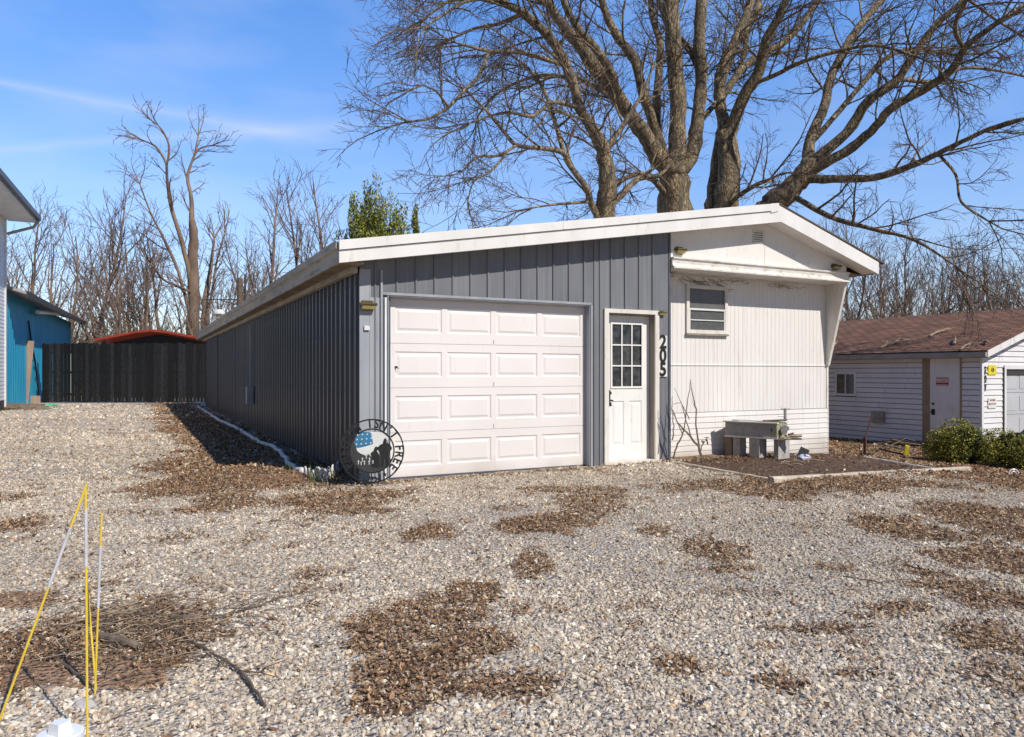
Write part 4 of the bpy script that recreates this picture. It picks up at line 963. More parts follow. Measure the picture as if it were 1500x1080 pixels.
mb=MB(); mb.prism([(-.14,rz(-.14)-.15),(rx,rz(rx)-.15),(rx,rz(rx)-.004),(-.14,rz(-.14)-.004)],-.16,-.13); mb.prism([(rx,rz(rx)-.15),(BW+.14,rz(-.14)-.15),(BW+.14,rz(-.14)-.004),(rx,rz(rx)-.004)],-.16,-.13); mb.build('rake_board',M['white'],NB)
MB().add([(-.14,-.13,rz(-.14)-.14),(rx,-.13,rz(rx)-.14),(rx,.1,rz(rx)-.14),(-.14,.1,rz(-.14)-.14)],[(0,1,2,3)]).build('rake_soffit',M['trimdark'],NB)
# side door
dz0=-.60; dz1=EZ-.02
fr=MB().box(wx-.03,wx+.0,dr2,db,dz0,dz1).box(wx-.03,wx,da,dl2,dz0,dz1).build('door_frame',M['brown'],NB)
dd=MB().box(wx-.005,wx+.03,dl2+.001,dr2-.001,dz0,dz1).build('side_door',M['vinyl'],NB)
MB().tube([(wx-.005,dr2-.09,.33),(wx-.06,dr2-.09,.33)],.035,10).build('door_knob',M['black'],dd); MB().tube([(wx-.005,dr2-.09,.52),(wx-.03,dr2-.09,.52)],.028,10).box(wx-.02,wx-.006,dr2-.13,dr2-.05,.26,.40).build('dead_bolt',M['black'],dd)
y1,zs1=Ssd(1371,553,wx-.02); y0,zs0=Ssd(1389,565,wx-.02)
sg=MB().box(wx-.012,wx-.006,y0,y1,zs0,zs1).build('door_sign',M['red'],dd)
Mside=lambda y,z: Matrix.Translation((wx-.014,y,z))@Matrix.Rotation(-math.pi/2,4,'Z')@Matrix.Rotation(math.pi/2,4,'X')
MB().box(wx-.0135,wx-.0122,y0+.01,y1-.01,zs0+.07,zs1-.035).build('sign_band',M['numwhite'],sg)
text_part('CLOSED',.075,Mside((y0+y1)/2,(zs0+zs1)/2+.015),M['red'],'lettering',sg,.001,.001,sx=.95)
MB().box(wx-.0135,wx-.0122,y0+.01,y1-.01,zs0+.012,zs0+.022).box(wx-.0135,wx-.0122,y0+.01,y1-.01,zs1-.02,zs1-.012).build('sign_line',M['numwhite'],sg)
# side window
wf=MB().box(wx-.035,wx-.001,w0,w1,wzt-.06,wzt).box(wx-.035,wx-.001,w0,w1,wzb,wzb+.06).box(wx-.035,wx-.001,w0,w0+.06,wzb+.06,wzt-.06).box(wx-.035,wx-.001,w1-.06,w1,wzb+.06,wzt-.06).box(wx-.03,wx-.001,(w0+w1)/2-.015,(w0+w1)/2+.015,wzb+.06,wzt-.06).build('window',M['vinyl'],NB)
MB().box(wx-.012,wx-.004,w0+.06,w1-.06,wzb+.06,wzt-.06).build('pane',M['glass'],wf)
t0,z0=Ssd(1297,620,wx); t1,z1=Ssd(1280,602,wx); MB().box(wx-.1,wx-.017,t0,t1,z0,z1).build('electric_box',M['trough'],NB)
# front: garage door, header, numbers, signs
gd2=MB(); z=-.7; 
while z<gzd-.05:
    z_=min(z+.5,gzd)
    for i in range(5):
        xa=fdoor0+.02+i*.56; gd2.quad((xa,.12,z),(xa+.56,.12,z),(xa+.56,.12,z_-.01),(xa,.12,z_-.01)); gd2.box(xa+.06,xa+.5,.112,.119,z+.08,z_-.09)
    z=z_
gd2.quad((fdoor0,.13,-.7),(fdoor0+2.9,.13,-.7),(fdoor0+2.9,.13,gzd),(fdoor0,.13,gzd))
g2=gd2.build('garage_door',M['gdoor2'],NB)
MB().box(fdoor0+.03,fdoor0+2.87,.095,.108,gzd-.17,gzd-.04).build('door_header',M['charcoal'],g2)
MB().box(fdoor0-.05,fdoor0+.02,.06,.11,-.7,gzd+.06).box(fdoor0+.02,fdoor0+2.95,.06,.11,gzd-.03,gzd+.06).build('door_trim',M['vinyl'],NB)
MB().box(fdoor0-.075,fdoor0-.052,.07,.11,-.7,gzd).build('trim_edge',M['charcoal'],NB)
for (cpx,cpy,ch) in ((1442.5,543,'2'),(1442.5,556,'0'),(1441.5,569,'7')):
    s,z=Sfr(cpx,cpy,.07); text_part(ch,.225,up(max(s,wx+.10),.07,z),M['black'],'digit',NB,.004,.008,sx=.72)
s0,z1=Sfr(1448,535,.07); s1,z0=Sfr(1460,549,.07)
ys=MB().box(s0,s1,.072,.078,z0,z1).build('yellow_sign',M['yellowp'],NB)
mb=MB(); 
cx,cz=(s0+s1)/2,(z0+z1)/2
ring(mb,.035,.05,.066,.070,20,cx,cz); mb.box(cx-.012,cx+.055,.064,.0655,cz-.01,cz+.012); mb.build('emblem',M['black'],ys)
s0,z1=Sfr(1448,583,.07); s1,z0=Sfr(1460,598,.07)
ws=MB().box(s0,s1,.072,.078,z0,z1).build('notice_sign',M['numwhite'],NB)
text_part('NO TURN',.05,up((s0+s1)/2,.069,z1-.055),M['red'],'lettering',ws,.001,.001,sx=.8); MB().box(s0+.05,s1-.02,.068,.071,(z0+z1)/2-.03,(z0+z1)/2-.012).add([(s0+.02,.0695,(z0+z1)/2-.021),(s0+.06,.0695,(z0+z1)/2+.012),(s0+.06,.0695,(z0+z1)/2-.054)],[(0,1,2)]).build('arrow',M['charcoal'],ws)
# fallen twigs on the neighbour's roof
labs=['tangle of pale twigs low on the brown roof, left of centre','dark branch with pale twigs at the middle of the brown roof','small hooked twig right of centre on the brown roof','short straight pale stick near the roof edge above the door','curled twig near the front corner of the brown roof','small pale twig at the left end of the brown roof']
def roofpt(px,py):
    # intersect pixel ray with the low slope plane of the roof
    d=Vector(((px-750)/F,1,-(py-HZ)/F)); o=Vector((0,0,CH))
    p0=NB.location+U*(-.14)+Vector((0,0,rz(-.14))); nrm=(Vector((0,0,1))-U*.32)
    k=(p0-o).dot(nrm)/d.dot(nrm); return o+d*k+Vector((0,0,.03))
for lab,pp,n in zip(labs,[((1290,511),(1328,500)),((1362,494),(1390,484)),((1398,506),(1400,498)),((1407,514),(1423,506)),((1442,503),(1448,506)),((1221,509),(1227,503))],[16,9,3,2,4,4]):
    mb=MB(); a=roofpt(*pp[0]); b=roofpt(*pp[1])
    mb.tube([a,a.lerp(b,.4)+Vector((0,0,.04)),b+Vector((0,0,.03))],[.03,.022,.012],5)
    for k in range(n):
        c=a.lerp(b,R.random()); L=(b-a).length*R.uniform(.2,.45); d=(b-a).normalized(); d=(d+Vector((R.uniform(-.7,.7),R.uniform(-.7,.7),R.uniform(-.1,.35)))).normalized()
        mb.tube([c,c+d*L*.5,c+d*L+Vector((0,0,-.02))],[.016,.012,.007],4)
    o=mb.build('fallen_twig',M['palestick']); tag(o,lab,'twig','fallen twigs on the brown roof')

# ------------------------------------------------------------------ hedge
def leaf_cloud(centres,n,size,cols,sd=1,up_=.3,elong=.5):
    "centres: (x,y,z,rx,ry,rz) ellipsoids; small leaf faces through the outer volume"
    rg=np.random.default_rng(sd); Vs=[];Cs=[];tot=sum(c[3]*c[4]*c[5] for c in centres)
    for c in centres:
        k=int(n*c[3]*c[4]*c[5]/tot); d=rg.normal(size=(k,3)); d/=np.linalg.norm(d,axis=1,keepdims=True)
        rad=rg.uniform(.55,1.0,k)**.6*(1+rg.normal(0,.07,k)); p=d*rad[:,None]*np.array(c[3:6])+np.array(c[:3])
        a=rg.normal(size=(k,3)); a[:,2]+=up_; a+=d*.8; a/=np.linalg.norm(a,axis=1,keepdims=True)
        b=np.cross(a,rg.normal(size=(k,3))); b/=np.linalg.norm(b,axis=1,keepdims=True)
        s=size*rg.uniform(.6,1.4,(k,1))
        q=np.stack([p-b*s*elong*.5,p+a*s*.5-b*s*elong*.35*0,p+b*s*elong*.5,p-a*s*.5],1)
        q[:,1]=p+a*s*.6; q[:,3]=p-a*s*.5
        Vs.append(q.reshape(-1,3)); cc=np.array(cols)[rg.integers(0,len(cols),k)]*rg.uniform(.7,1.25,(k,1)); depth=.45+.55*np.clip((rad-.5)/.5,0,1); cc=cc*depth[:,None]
        q4=np.ones((k,4,4)); q4[:,:,:3]=cc[:,None]; Cs.append(q4.reshape(-1,4))
    V_=np.concatenate(Vs); return V_,np.arange(len(V_)).reshape(-1,4),np.concatenate(Cs)
HC=[(.44,.43,.06),(.32,.34,.05),(.13,.16,.03),(.50,.42,.09),(.06,.085,.02),(.22,.24,.035),(.36,.26,.07)]
def hedge(name,spec,label):
    g=spec[0]; e_=empty(name,g,0,label,'hedge','clipped evergreen bushes beside the neighbour\'s garage')
    rg=random.Random(int(g.x*100)); cs=[]
    w,d,h=spec[1:]
    for k in range(26):
        a=rg.uniform(0,6.28); r=rg.random()**.5
        x=w*r*math.cos(a)*.8; y=d*r*math.sin(a)*.8; zz=h*rg.uniform(.35,.80)*(1-.22*r); s=rg.uniform(.13,.24)
        cs.append((x,y,zz,s*1.2,s*1.2,s))
    for k in range(14): a=rg.uniform(0,6.28); cs.append((w*.75*math.cos(a),d*.75*math.sin(a),h*.3,.2,.2,.2))
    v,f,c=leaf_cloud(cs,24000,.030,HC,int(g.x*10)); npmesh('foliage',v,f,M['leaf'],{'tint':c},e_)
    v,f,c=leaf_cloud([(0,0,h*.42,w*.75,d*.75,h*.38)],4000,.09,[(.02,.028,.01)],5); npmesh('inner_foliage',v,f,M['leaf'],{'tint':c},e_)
    mb=MB()
    for k in range(10): a=rg.uniform(0,6.28); mb.tube([(0.1*math.cos(a),.1*math.sin(a),0),(w*.5*math.cos(a),d*.5*math.sin(a),h*.6)],[.02,.008],5)
    mb.build('stem',M['darkstick'],e_)
g=G(1428,684); g.y+=.45; g.x+=.02; hedge('hedge_bush',(g,.55,.45,.76),'yellow green bush at the end of the pale timber, in front of the side door')
g=G(1500,690); g.y+=.4; g.x+=.3; hedge('hedge_bush',(g,.80,.5,.72),'darker bush cut off by the right edge, below the 207 garage door')
g=G(1490,640); e_=blob('black_tarp',(9.75,13.4,.03),.42,M['tarp'],'low black covered heap behind the bush below the garage door','tarp',(1.3,.7,.55),14,8,.12); e_.location=(0,0,0)
g=G(1485,697); mb=MB(); mb.tube([g+Vector((.07*math.cos(t),0,.03+.07*math.sin(t))) for t in np.linspace(0,math.pi,12)],.008,6).tube([g+Vector((.035*math.cos(t),0,.03+.035*math.sin(t))) for t in np.linspace(0,math.pi,12)],.006,6); o=mb.build('wire_hoop',M['pvc']); tag(o,'small white wire hoop in the leaves under the right hand bush','hoop')

# ------------------------------------------------------------------ fence
FY=30.2; fx0=(62-750)/F*FY; fx1=(312-750)/F*FY
FN=empty('picket_fence',(fx0,FY,0),0,'tall black stained vertical board privacy fence across the end of the drive','fence')
ftop=CH+(HZ-502)/F*FY
mb=MB(); x=0; i=0; L_=fx1-fx0; fcol=[]
while x<L_:
    w=.148; h=ftop+R.uniform(-.03,.03)-.02; y=R.uniform(-.006,.006); g_=R.uniform(.006,.022)
    b0=.02+R.uniform(0,.04)
    c=.035
    mb.prism([(x,b0),(x+w-g_,b0),(x+w-g_,h-c),(x+w-g_-c,h),(x+c,h),(x,h-c)],y-.01,y+.01)
    c_=R.choice((.005,.007,.009,.013,.02))*R.uniform(.8,1.2); fcol+=[(c_,c_*1.06,c_*1.28,1)]*12
    x+=w; i+=1
fm=attrmat('stained_fence_boards','tint',.7,.4,noise_amt=.55,nscale=9)
npv=np.array(mb.v)
fo=mb.build('board',fm,FN); at_=fo.data.attributes.new('tint','FLOAT_COLOR','POINT'); at_.data.foreach_set('color',np.array(fcol,dtype=np.float32).ravel())
MB().box(0,L_,.012,.06,.3,.4).box(0,L_,.012,.06,1.2,1.3).box(0,L_,.012,.06,ftop-.45,ftop-.35).build('rail',M['fence'],FN)
for k in range(5): MB().box(k*L_/4-.05,k*L_/4+.05,.061,.16,-.1,ftop-.1).build('post',M['fence'],FN)
# mint hose & post near left house
g=P(20,545,27); e_=empty('wooden_post',(G(14,594).x,28.6,0),0,'raw wooden post leaning beside the blue building','post'); 
MB().add([Vector((a,b,-.1)) for a,b in ((-.1,-.1),(.1,-.1),(.1,.1),(-.1,.1))]+[Vector((a+.26,b,2.48)) for a,b in ((-.08,-.1),(.10,-.1),(.10,.1),(-.08,.1))],[(0,1,5,4),(1,2,6,5),(2,3,7,6),(3,0,4,7),(4,5,6,7)]).build('shaft',M['postwood'],e_)
mb=MB()
for k in range(4):
    c=G(30+k*9,598.5); mb.tube([c+Vector((.55*math.cos(t),.5*math.sin(t),.05+.02*k)) for t in np.linspace(0,6.28,18)],.035,6)
o=mb.build('garden_hose',M['mint'],None,True); tag(o,'mint green coiled garden hose on the ground by the wooden post','hose')
g=G(5,600); o=blob('mulch_mound',(g.x+.2,g.y,0),.9,M['log'],'low mound of brown mulch beside the left house','mulch',(1.6,.8,.25),14,4,.15)
g=G(40,591); MBq=MB().box(-.4,.4,-.2,.2,0,.3,Matrix.Translation(g)); o=MBq.build('cardboard_box',M['postwood']); tag(o,'small tan cardboard box behind the green hose','box')

# red roof carport behind fence
CY=35.0; e_=empty('carport',(P(225,545,CY).x,CY,0),0,'red metal roofed carport peeking over the black fence','carport')
hw=(295-150)/2/F*CY; pkz=CH+(HZ-483)/F*CY; ez=CH+(HZ-497)/F*CY
mb=MB(); prof=[(-hw-.3,ez-.0),(-hw*.3,ez+(pkz-ez)*.85),(0,pkz),(hw*.3,ez+(pkz-ez)*.85),(hw+.5,ez-.0)]
for (a,b) in zip(prof[:-1],prof[1:]): mb.add([(a[0],-.3,a[1]),(b[0],-.3,b[1]),(b[0],6,b[1]-.7),(a[0],6,a[1]-.7),(a[0],-.3,a[1]-.11),(b[0],-.3,b[1]-.11),(b[0],6,b[1]-.81),(a[0],6,a[1]-.81)],[(0,1,2,3),(4,7,6,5),(0,4,5,1)])
mb.build('roof',M['redmetal'],e_)
MB().prism([(-hw,0),(hw,0),(hw,ez-.15),(0,pkz-.2),(-hw,ez-.15)],.6,.65).build('shed_wall',M['charcoal'],e_)
for x in (-hw,hw): MB().box(x-.06,x+.06,-.06,.06,0,ez-.13).build('post',M['rust'],e_)

# ------------------------------------------------------------------ blue building
bz=3.99; b0=Vector((P(10,545,25.4).x,25.4,0)); b1=Vector((P(103,545,40).x,40,0)); bd=(b1-b0); BLN=bd.length; bang=math.atan2(bd.y,bd.x)
e_=empty('blue_building',b0,bang,'tall blue ribbed metal building beside the white sided house','building')
# local x runs along the wall away from the viewer, the yard lies on the -y side
mb=MB(); pts=[]; s=0
while s<BLN: pts+=[(s,0),(s+.03,.022),(s+.07,.022),(s+.10,0)]; s+=.3
pts[-1]=(BLN,0)
for (a,ha),(b,hb) in zip(pts[:-1],pts[1:]): mb.quad((a,-ha,-.05),(b,-hb,-.05),(b,-hb,bz),(a,-ha,bz))
mb.build('side_wall',M['bluemetal'],e_)
MB().box(BLN,BLN+.05,-.04,.1,-.05,bz).build('corner_trim',M['signwhite'],e_)
MB().add([(BLN+.02,.1,-.05),(BLN+.02,9,-.05),(BLN+.02,9,bz+2),(BLN+.02,.1,bz)],[(0,1,2,3)]).add([(0,.1,-.05),(0,9,-.05),(0,9,bz+2),(0,.1,bz)],[(0,1,2,3)]).build('end_wall',M['bluemetal'],e_)
MB().prismx([(-.62,bz-.03),(-.62,bz+.07),(9,bz+3.2),(9,bz+3.1)],-.3,BLN+.5).build('roof',M['trough'],e_)
MB().box(-.3,BLN+.5,-.66,-.625,bz-.12,bz+.09).build('eave_trim',M['charcoal'],e_)
def onwall(px,py,off=-.08):
    dx=(px-750)/F; ox,oy=b0.x,b0.y; ux,uy=bd.x/BLN,bd.y/BLN
    t=(dx*oy-ox)/(ux-dx*uy); Y=oy+uy*t; return Vector((t,off,CH-(py-HZ)/F*Y))
MB().tube([onwall(42,457,-.3),onwall(75,459,-.3)],.08,10).build('vent_pipe',M['signwhite'],e_)
MB().tube([onwall(38,470),onwall(42,500),onwall(48,530),onwall(51,555),onwall(53,580)],.035,5).build('cable',M['black'],e_)
# left white house (long eave running away from the viewer)
LY=24.3; lc=P(8,545,LY); e_=empty('white_house',(lc.x,lc.y,0),math.radians(25.0),'two storey white sided house cut off by the left edge, with deep eave','house')
ezz=CH+(HZ-317)/F*(LY-.3)
mb=MB(); z=.35
while z<ezz+.1:
    mb.quad((.0,-14,z),(.0,0,z),(-.015,0,z+.125),(-.015,-14,z+.125)); mb.quad((-.015,-14,z),(-.015,0,z),(0,0,z),(0,-14,z)); z+=.125
mb.quad((-.01,.03,-.1),(-9,.03,-.1),(-9,.03,ezz),(-.01,.03,ezz))
mb.build('siding_wall',M['vinyl'],e_)
MB().box(-.2,-.012,-14,.0,-.2,.35).build('foundation',M['charcoal'],e_)
MB().box(-.02,.03,-.12,.04,-.1,ezz).build('corner_trim',M['signwhite'],e_)
# eave tip at px (57,303)
ovr=.80; ox=.0
mb=MB()
k=-14
while k<.35:
    mb.quad((0,k,ezz),(ovr,k,ezz),(ovr,k+.14,ezz),(0,k+.14,ezz)); mb.box(0.0,ovr,k+.14,k+.155,ezz-.012,ezz-.0); k+=.155
mb.build('soffit',M['soffitw'],e_)
MB().box(ovr+.001,ovr+.03,-14,.4,ezz-.02,ezz+.2).build('fascia',M['signwhite'],e_)
MB().box(ovr+.031,ovr+.15,-14,.42,ezz+.06,ezz+.19).build('gutter',M['trimdark'],e_)
MB().add([(ovr+.14,-14,ezz+.22),(ovr+.14,.5,ezz+.22),(-4.5,.5,ezz+2.9),(-4.5,-14,ezz+2.9)],[(0,1,2,3)]).build('roof',M['charcoal'],e_)
MB().tube([(ovr+.08,.3,ezz+.05),(ovr-.05,.3,ezz-.18),(.2,.15,ezz-.42),(.03,.1,ezz-.5)],.05,8).build('downspout',M['trough'],e_)

# ------------------------------------------------------------------ trees
def taper(mb,pts,r,n): mb.tube(pts,r,n,cap=False)
def rv(rr): 
    return Vector((rr.gauss(0,1),rr.gauss(0,1),rr.gauss(0,1))).normalized()
def grow(rr,p,d,L,r0,r1,n,wander,trop):
    pts=[p.copy()]; rad=[r0]; d=d.normalized(); st=L/n
    for i in range(n):
        d=(d+rv(rr)*wander+Vector((0,0,trop))).normalized(); p=p+d*st; pts.append(p); rad.append(r0+(r1-r0)*(i+1)/n)
    return pts,rad
def at(pts,rad,f):
    x=f*(len(pts)-1); i=min(int(x),len(pts)-2); k=x-i
    return pts[i].lerp(pts[i+1],k), (pts[i+1]-pts[i]).normalized(), rad[i]*(1-k)+rad[i+1]*k
def side_dir(rr,d,ang):
    o=rv(rr); o=(o-d*o.dot(d)).normalized(); return d*math.cos(ang)+o*math.sin(ang)
def branch_out(rr,limb,twig,pts,rad,level,cfg):
    L=sum((b-a).length for a,b in zip(pts[:-1],pts[1:]))
    sp,lf,ang,wn,tr=cfg[level]
    n=max(1,int(L/sp)); f0=cfg.get('f0',.2) if level==0 else .12
    for i in range(n):
        f=f0+(1-f0)*(i+rr.random())/n
        if f>.99: f=.99
        p,d,r=at(pts,rad,f)
        ll=lf*rr.uniform(.55,1.25)*(1-.45*f if level>0 else 1-.25*f)
        rb=min(r*.6,cfg['r'][level])*rr.uniform(.75,1.1); rb=max(rb,cfg['rmin'])
        dd=side_dir(rr,d,ang*rr.uniform(.7,1.25))
        if level==0 and dd.z<-.2: dd.z*=.3
        ns=5 if level==0 else (4 if level==1 else 3)
        p2,r2=grow(rr,p,dd,ll,rb,max(cfg['rmin']*.8,rb*.35),ns,wn,tr)
        (limb if level==0 else twig).tube(p2,r2,5 if level==0 else 3,cap=False)
        if level+1<cfg['levels']: branch_out(rr,limb,twig,p2,r2,level+1,cfg)
LIMBS=[]
def guided(mbl,pxs,Ya,Yb,rr,sub=4,ns=9,first_=False):
    n=len(pxs); pts=[];rad=[]
    if first_: LIMBS.clear()
    elif pxs[0][1]<500:
        best=min(LIMBS,key=lambda q:(q[0]-pxs[0][0])**2+(q[1]-pxs[0][1])**2)
        if (best[0]-pxs[0][0])**2+(best[1]-pxs[0][1])**2<30**2:
            Ya,Yb=best[2],Yb+(best[2]-Ya)*.5
            pxs=[(best[0],best[1],min(pxs[0][2],best[3]*.95))]+list(pxs[1:])
    for i,(x,y,w) in enumerate(pxs):
        Y=Ya+(Yb-Ya)*i/(n-1); pts.append(P(x,y,Y)); rad.append(w/2*Y/F)
    # Catmull-Rom smoothing
    out=[];ro=[]
    for i in range(n-1):
        p0=pts[max(i-1,0)];p1=pts[i];p2=pts[i+1];p3=pts[min(i+2,n-1)]
        for k in range(sub):
            t=k/sub; q=.5*((2*p1)+(p2-p0)*t+(2*p0-5*p1+4*p2-p3)*t*t+(3*p1-p0-3*p2+p3)*t**3)
            if i+k>0: q=q+rv(rr)*rad[i]*.10
            out.append(q); ro.append(rad[i]*(1-t)+rad[i+1]*t)
    out.append(pts[-1]); ro.append(rad[-1]); mbl.tube(out,[q_*R.uniform(.94,1.07) for q_ in ro],14 if pxs[0][2]>14 else 9,cap=True,lump=.045)
    for q,r_ in zip(out,ro): LIMBS.append((750+q.x/q.y*F,HZ-(q.z-CH)/q.y*F,q.y,2*r_*F/q.y))
    return out,ro
def guided_tree(name,limbs,label,cat_,cfg,seed,mt='trunk',mw='twig',base=None,group=None,ws=1.0):
    rr=random.Random(seed); tr=MB(); lb=MB(); tw=MB()
    for li,(pxs,Ya,Yb,spawn) in enumerate(limbs):
        p,r=guided(tr,[(a_,b_,c_*ws) for a_,b_,c_ in pxs],Ya,Yb,rr,first_=(li==0))
        if spawn:
            c=dict(cfg); c['f0']=.3 if pxs[0][2]>16 else .12
            branch_out(rr,tr,tw,p,r,0,c)
            # continue the tip
            d=(p[-1]-p[-2]).normalized()
            for k in range(3):
                p2,r2=grow(rr,p[-1],side_dir(rr,d,.35),cfg[0][1]*.8,max(r[-1],.012),cfg['rmin'],5,.25,.0); tr.tube(p2,r2,4,cap=False); branch_out(rr,tr,tw,p2,r2,1,cfg)
    e_=empty(name,base,0,label,cat_,group)
    for m_ in (tr,tw): m_.v=[(a-base.x,b-base.y,c-base.z) for a,b,c in m_.v]
    tr.build('trunk',M[mt],e_,True); tw.build('crown',M[mw],e_)
    print(name,len(tr.v),len(tw.v)); return e_
BIG={'levels':3,'r':[.034,.014,.008],'rmin':.005,0:(.50,2.2,.85,.24,.035),1:(.22,.95,.75,.28,-.02),2:(.12,.40,.7,.25,-.02)}
Y0=21.0
B=lambda l,a=0,b=0,s=1:(l,Y0+a,Y0+b,s)
limbs=[
 B([(1020,640,130),(1010,500,95),(1000,400,72),(993,330,58),(988,280,50),(986,250,44)],0,0,0),
 B([(1030,640,110),(1045,450,66),(1060,330,46),(1066,280,40),(1068,232,34),(1062,192,32)],.2,.6,0),
 B([(1035,640,90),(1030,450,50),(1040,330,28),(1045,290,22),(1052,225,18),(1056,190,14)],.8,1.2,0),
 B([(1030,640,120),(1070,450,60),(1112,330,42),(1132,300,38),(1160,276,34),(1176,256,31),(1186,236,26)],-.2,-.6,0),
 B([(988,262,34),(993,200,28),(991,120,26),(985,60,26),(983,0,25),(978,-120,20),(975,-260,10)],0,.5),
 B([(982,262,32),(960,222,27),(943,197,26),(917,160,24),(897,130,23),(867,93,22),(843,60,18),(810,17,15),(795,-20,12),(760,-90,8)],-.1,-2),
 B([(905,142,14),(897,112,15),(877,77,14),(853,50,13),(833,20,12),(815,-30,8)],-.4,-3),
 B([(978,240,20),(957,180,17),(943,140,16),(930,90,15),(907,57,14),(887,20,12),(878,-20,9),(860,-100,6)],.2,-1),
 B([(970,240,15),(963,190,14),(963,133,13),(967,67,12),(955,20,10),(950,-80,6)],.6,3),
 B([(998,262,28),(1014,220,24),(1022,170,21),(1027,112,21),(1024,60,19),(1028,0,17),(1034,-120,10)],.1,1.0),
 B([(1030,112,12),(1012,75,12),(985,45,11),(968,10,10),(955,-50,6)],.3,3),
 B([(1062,200,24),(1056,160,20),(1054,120,18),(1062,90,16),(1082,50,15),(1100,0,13),(1112,-80,8)],.5,2.5),
 B([(1070,205,22),(1088,145,20),(1112,105,18),(1122,60,15),(1143,20,13),(1158,-20,11),(1185,-90,7)],.6,-1.5),
 B([(1060,150,12),(1086,102,13),(1120,78,12),(1160,52,11),(1198,0,9),(1230,-60,6)],.7,4),
 B([(1054,125,13),(1074,75,14),(1102,26,13),(1112,0,12),(1124,-80,8)],.5,5),
 B([(1116,132,8),(1140,108,7.5),(1172,92,7),(1240,72,6),(1292,68,5),(1360,90,3)],.2,-3),
 B([(1022,180,10),(1050,150,9),(1075,120,8),(1090,80,8),(1096,40,7),(1100,-10,5)],.2,4),
 B([(1183,245,20),(1188,200,17),(1208,156,15),(1216,116,14),(1240,68,13),(1264,32,12),(1292,0,10),(1340,-60,6)],-.6,1.5),
 B([(1187,240,20),(1240,196,16),(1272,148,16),(1312,120,14),(1336,84,13),(1376,32,11),(1412,0,9),(1450,-50,6)],-.6,-2.5),
 B([(1185,258,20),(1210,238,17),(1248,216,16),(1284,184,15),(1308,156,14),(1352,132,14),(1392,104,13),(1412,72,11),(1440,48,9),(1500,8,7),(1570,-30,4)],-.6,-4),
 B([(1411,72,8),(1400,48,7),(1404,20,6),(1430,-20,5)],-3,-4),
 B([(1180,266,18),(1220,262,13),(1280,260,12),(1332,244,11),(1364,230,10),(1408,208,8),(1452,188,7),(1500,174,6),(1570,160,3)],-.6,-5),
 B([(1372,228,5),(1400,256,4.5),(1408,296,4),(1448,324,3)],-3,-4),
 B([(1160,288,10),(1212,316,8),(1280,336,7),(1340,352,5),(1400,390,3)],-.3,-4),
 B([(1192,208,10),(1232,160,9),(1272,112,9),(1300,84,8),(1340,72,6),(1400,80,4),(1460,75,3)],-.5,2),
 B([(1275,148,9),(1310,118,8),(1370,120,7),(1410,100,6),(1470,105,4),(1530,120,3)],-1.5,3),
 B([(1290,0,6),(1330,-20,6),(1400,-10,5),(1460,30,4),(1510,60,3)],1,3),
 B([(917,155,9),(880,133,8),(850,117,7),(815,112,5),(780,125,3)],-.5,2),
 B([(810,17,9),(770,-15,8),(700,-20,7),(660,0,5),(625,25,3)],-1.5,-3),
 B([(795,-20,9),(730,-50,8),(680,-50,6),(640,-20,4)],-1.5,1),
 B([(985,300,12),(950,258,9),(915,262,8),(890,285,6)],-.6,-2),
 B([(1060,300,8),(1085,285,8),(1110,270,7),(1130,262,5)],-.8,-3),
]
import time; _t0=time.time()
guided_tree('bare_tree',limbs,'huge multi stemmed leafless tree spreading above the white gable peak','tree',BIG,5,base=Vector((P(1020,600,Y0).x,Y0,-.4)),ws=.88)
Y0=18.5
limbs=[
 B([(900,640,60),(895,450,42),(890,340,36),(887,300,33),(890,267,30),(883,220,25),(873,197,21),(850,160,18),(837,117,17),(820,77,17),(800,50,16),(767,20,14),(733,0,12),(690,-50,8)],0,-1.5),
 B([(820,99,9),(793,85,8),(760,77,7),(717,75,6),(687,68,5),(665,62,3)],-.8,-2.5),
 B([(720,76,7),(700,113,6.5),(680,133,6),(657,157,5.5),(628,174,4.5),(598,178,3)],-1.8,-3.5),
 B([(655,158,5),(640,135,3.5),(620,125,2.5)],-2.6,-3.4),
 B([(888,235,10),(895,210,9),(917,177,8),(943,133,6),(955,100,4)],.1,2),
 B([(875,335,16),(867,303,12),(860,277,11),(833,240,10),(823,223,9),(790,217,8),(757,213,7),(733,187,6),(713,163,5),(683,133,3)],-.4,-2.5),
 B([(824,225,8),(813,180,7),(797,133,6),(773,100,5),(748,80,3)],-.6,1.5),
 B([(757,214,5),(730,228,5),(700,230,4),(678,250,2.5)],-2,-3),
 B([(745,220,4),(720,250,4),(695,265,3),(685,295,2)],-2,-3.5),
 B([(850,160,8),(810,150,7),(780,170,6),(740,165,5),(690,180,3)],-.6,-3),
 B([(767,22,8),(730,35,7),(695,42,5),(660,58,3.5)],-1.2,.5),
 B([(864,300,6),(835,298,5),(810,300,4),(780,305,2.5)],-.4,-2),
 B([(905,310,12),(912,285,11),(935,262,10),(965,258,8)],.3,1.5),
 B([(733,0,7),(690,0,6),(660,15,5),(625,38,3)],-1.5,-3.5),
 B([(837,117,7),(800,110,6),(760,120,5),(725,140,4),(700,170,3)],-.9,1.5)]
guided_tree('bare_tree',limbs,'smaller leafless tree left of the huge one, leaning left over the long roof','tree',BIG,9,base=Vector((P(895,600,Y0).x,Y0,-.2)),ws=.85)
print('big trees',time.time()-_t0)
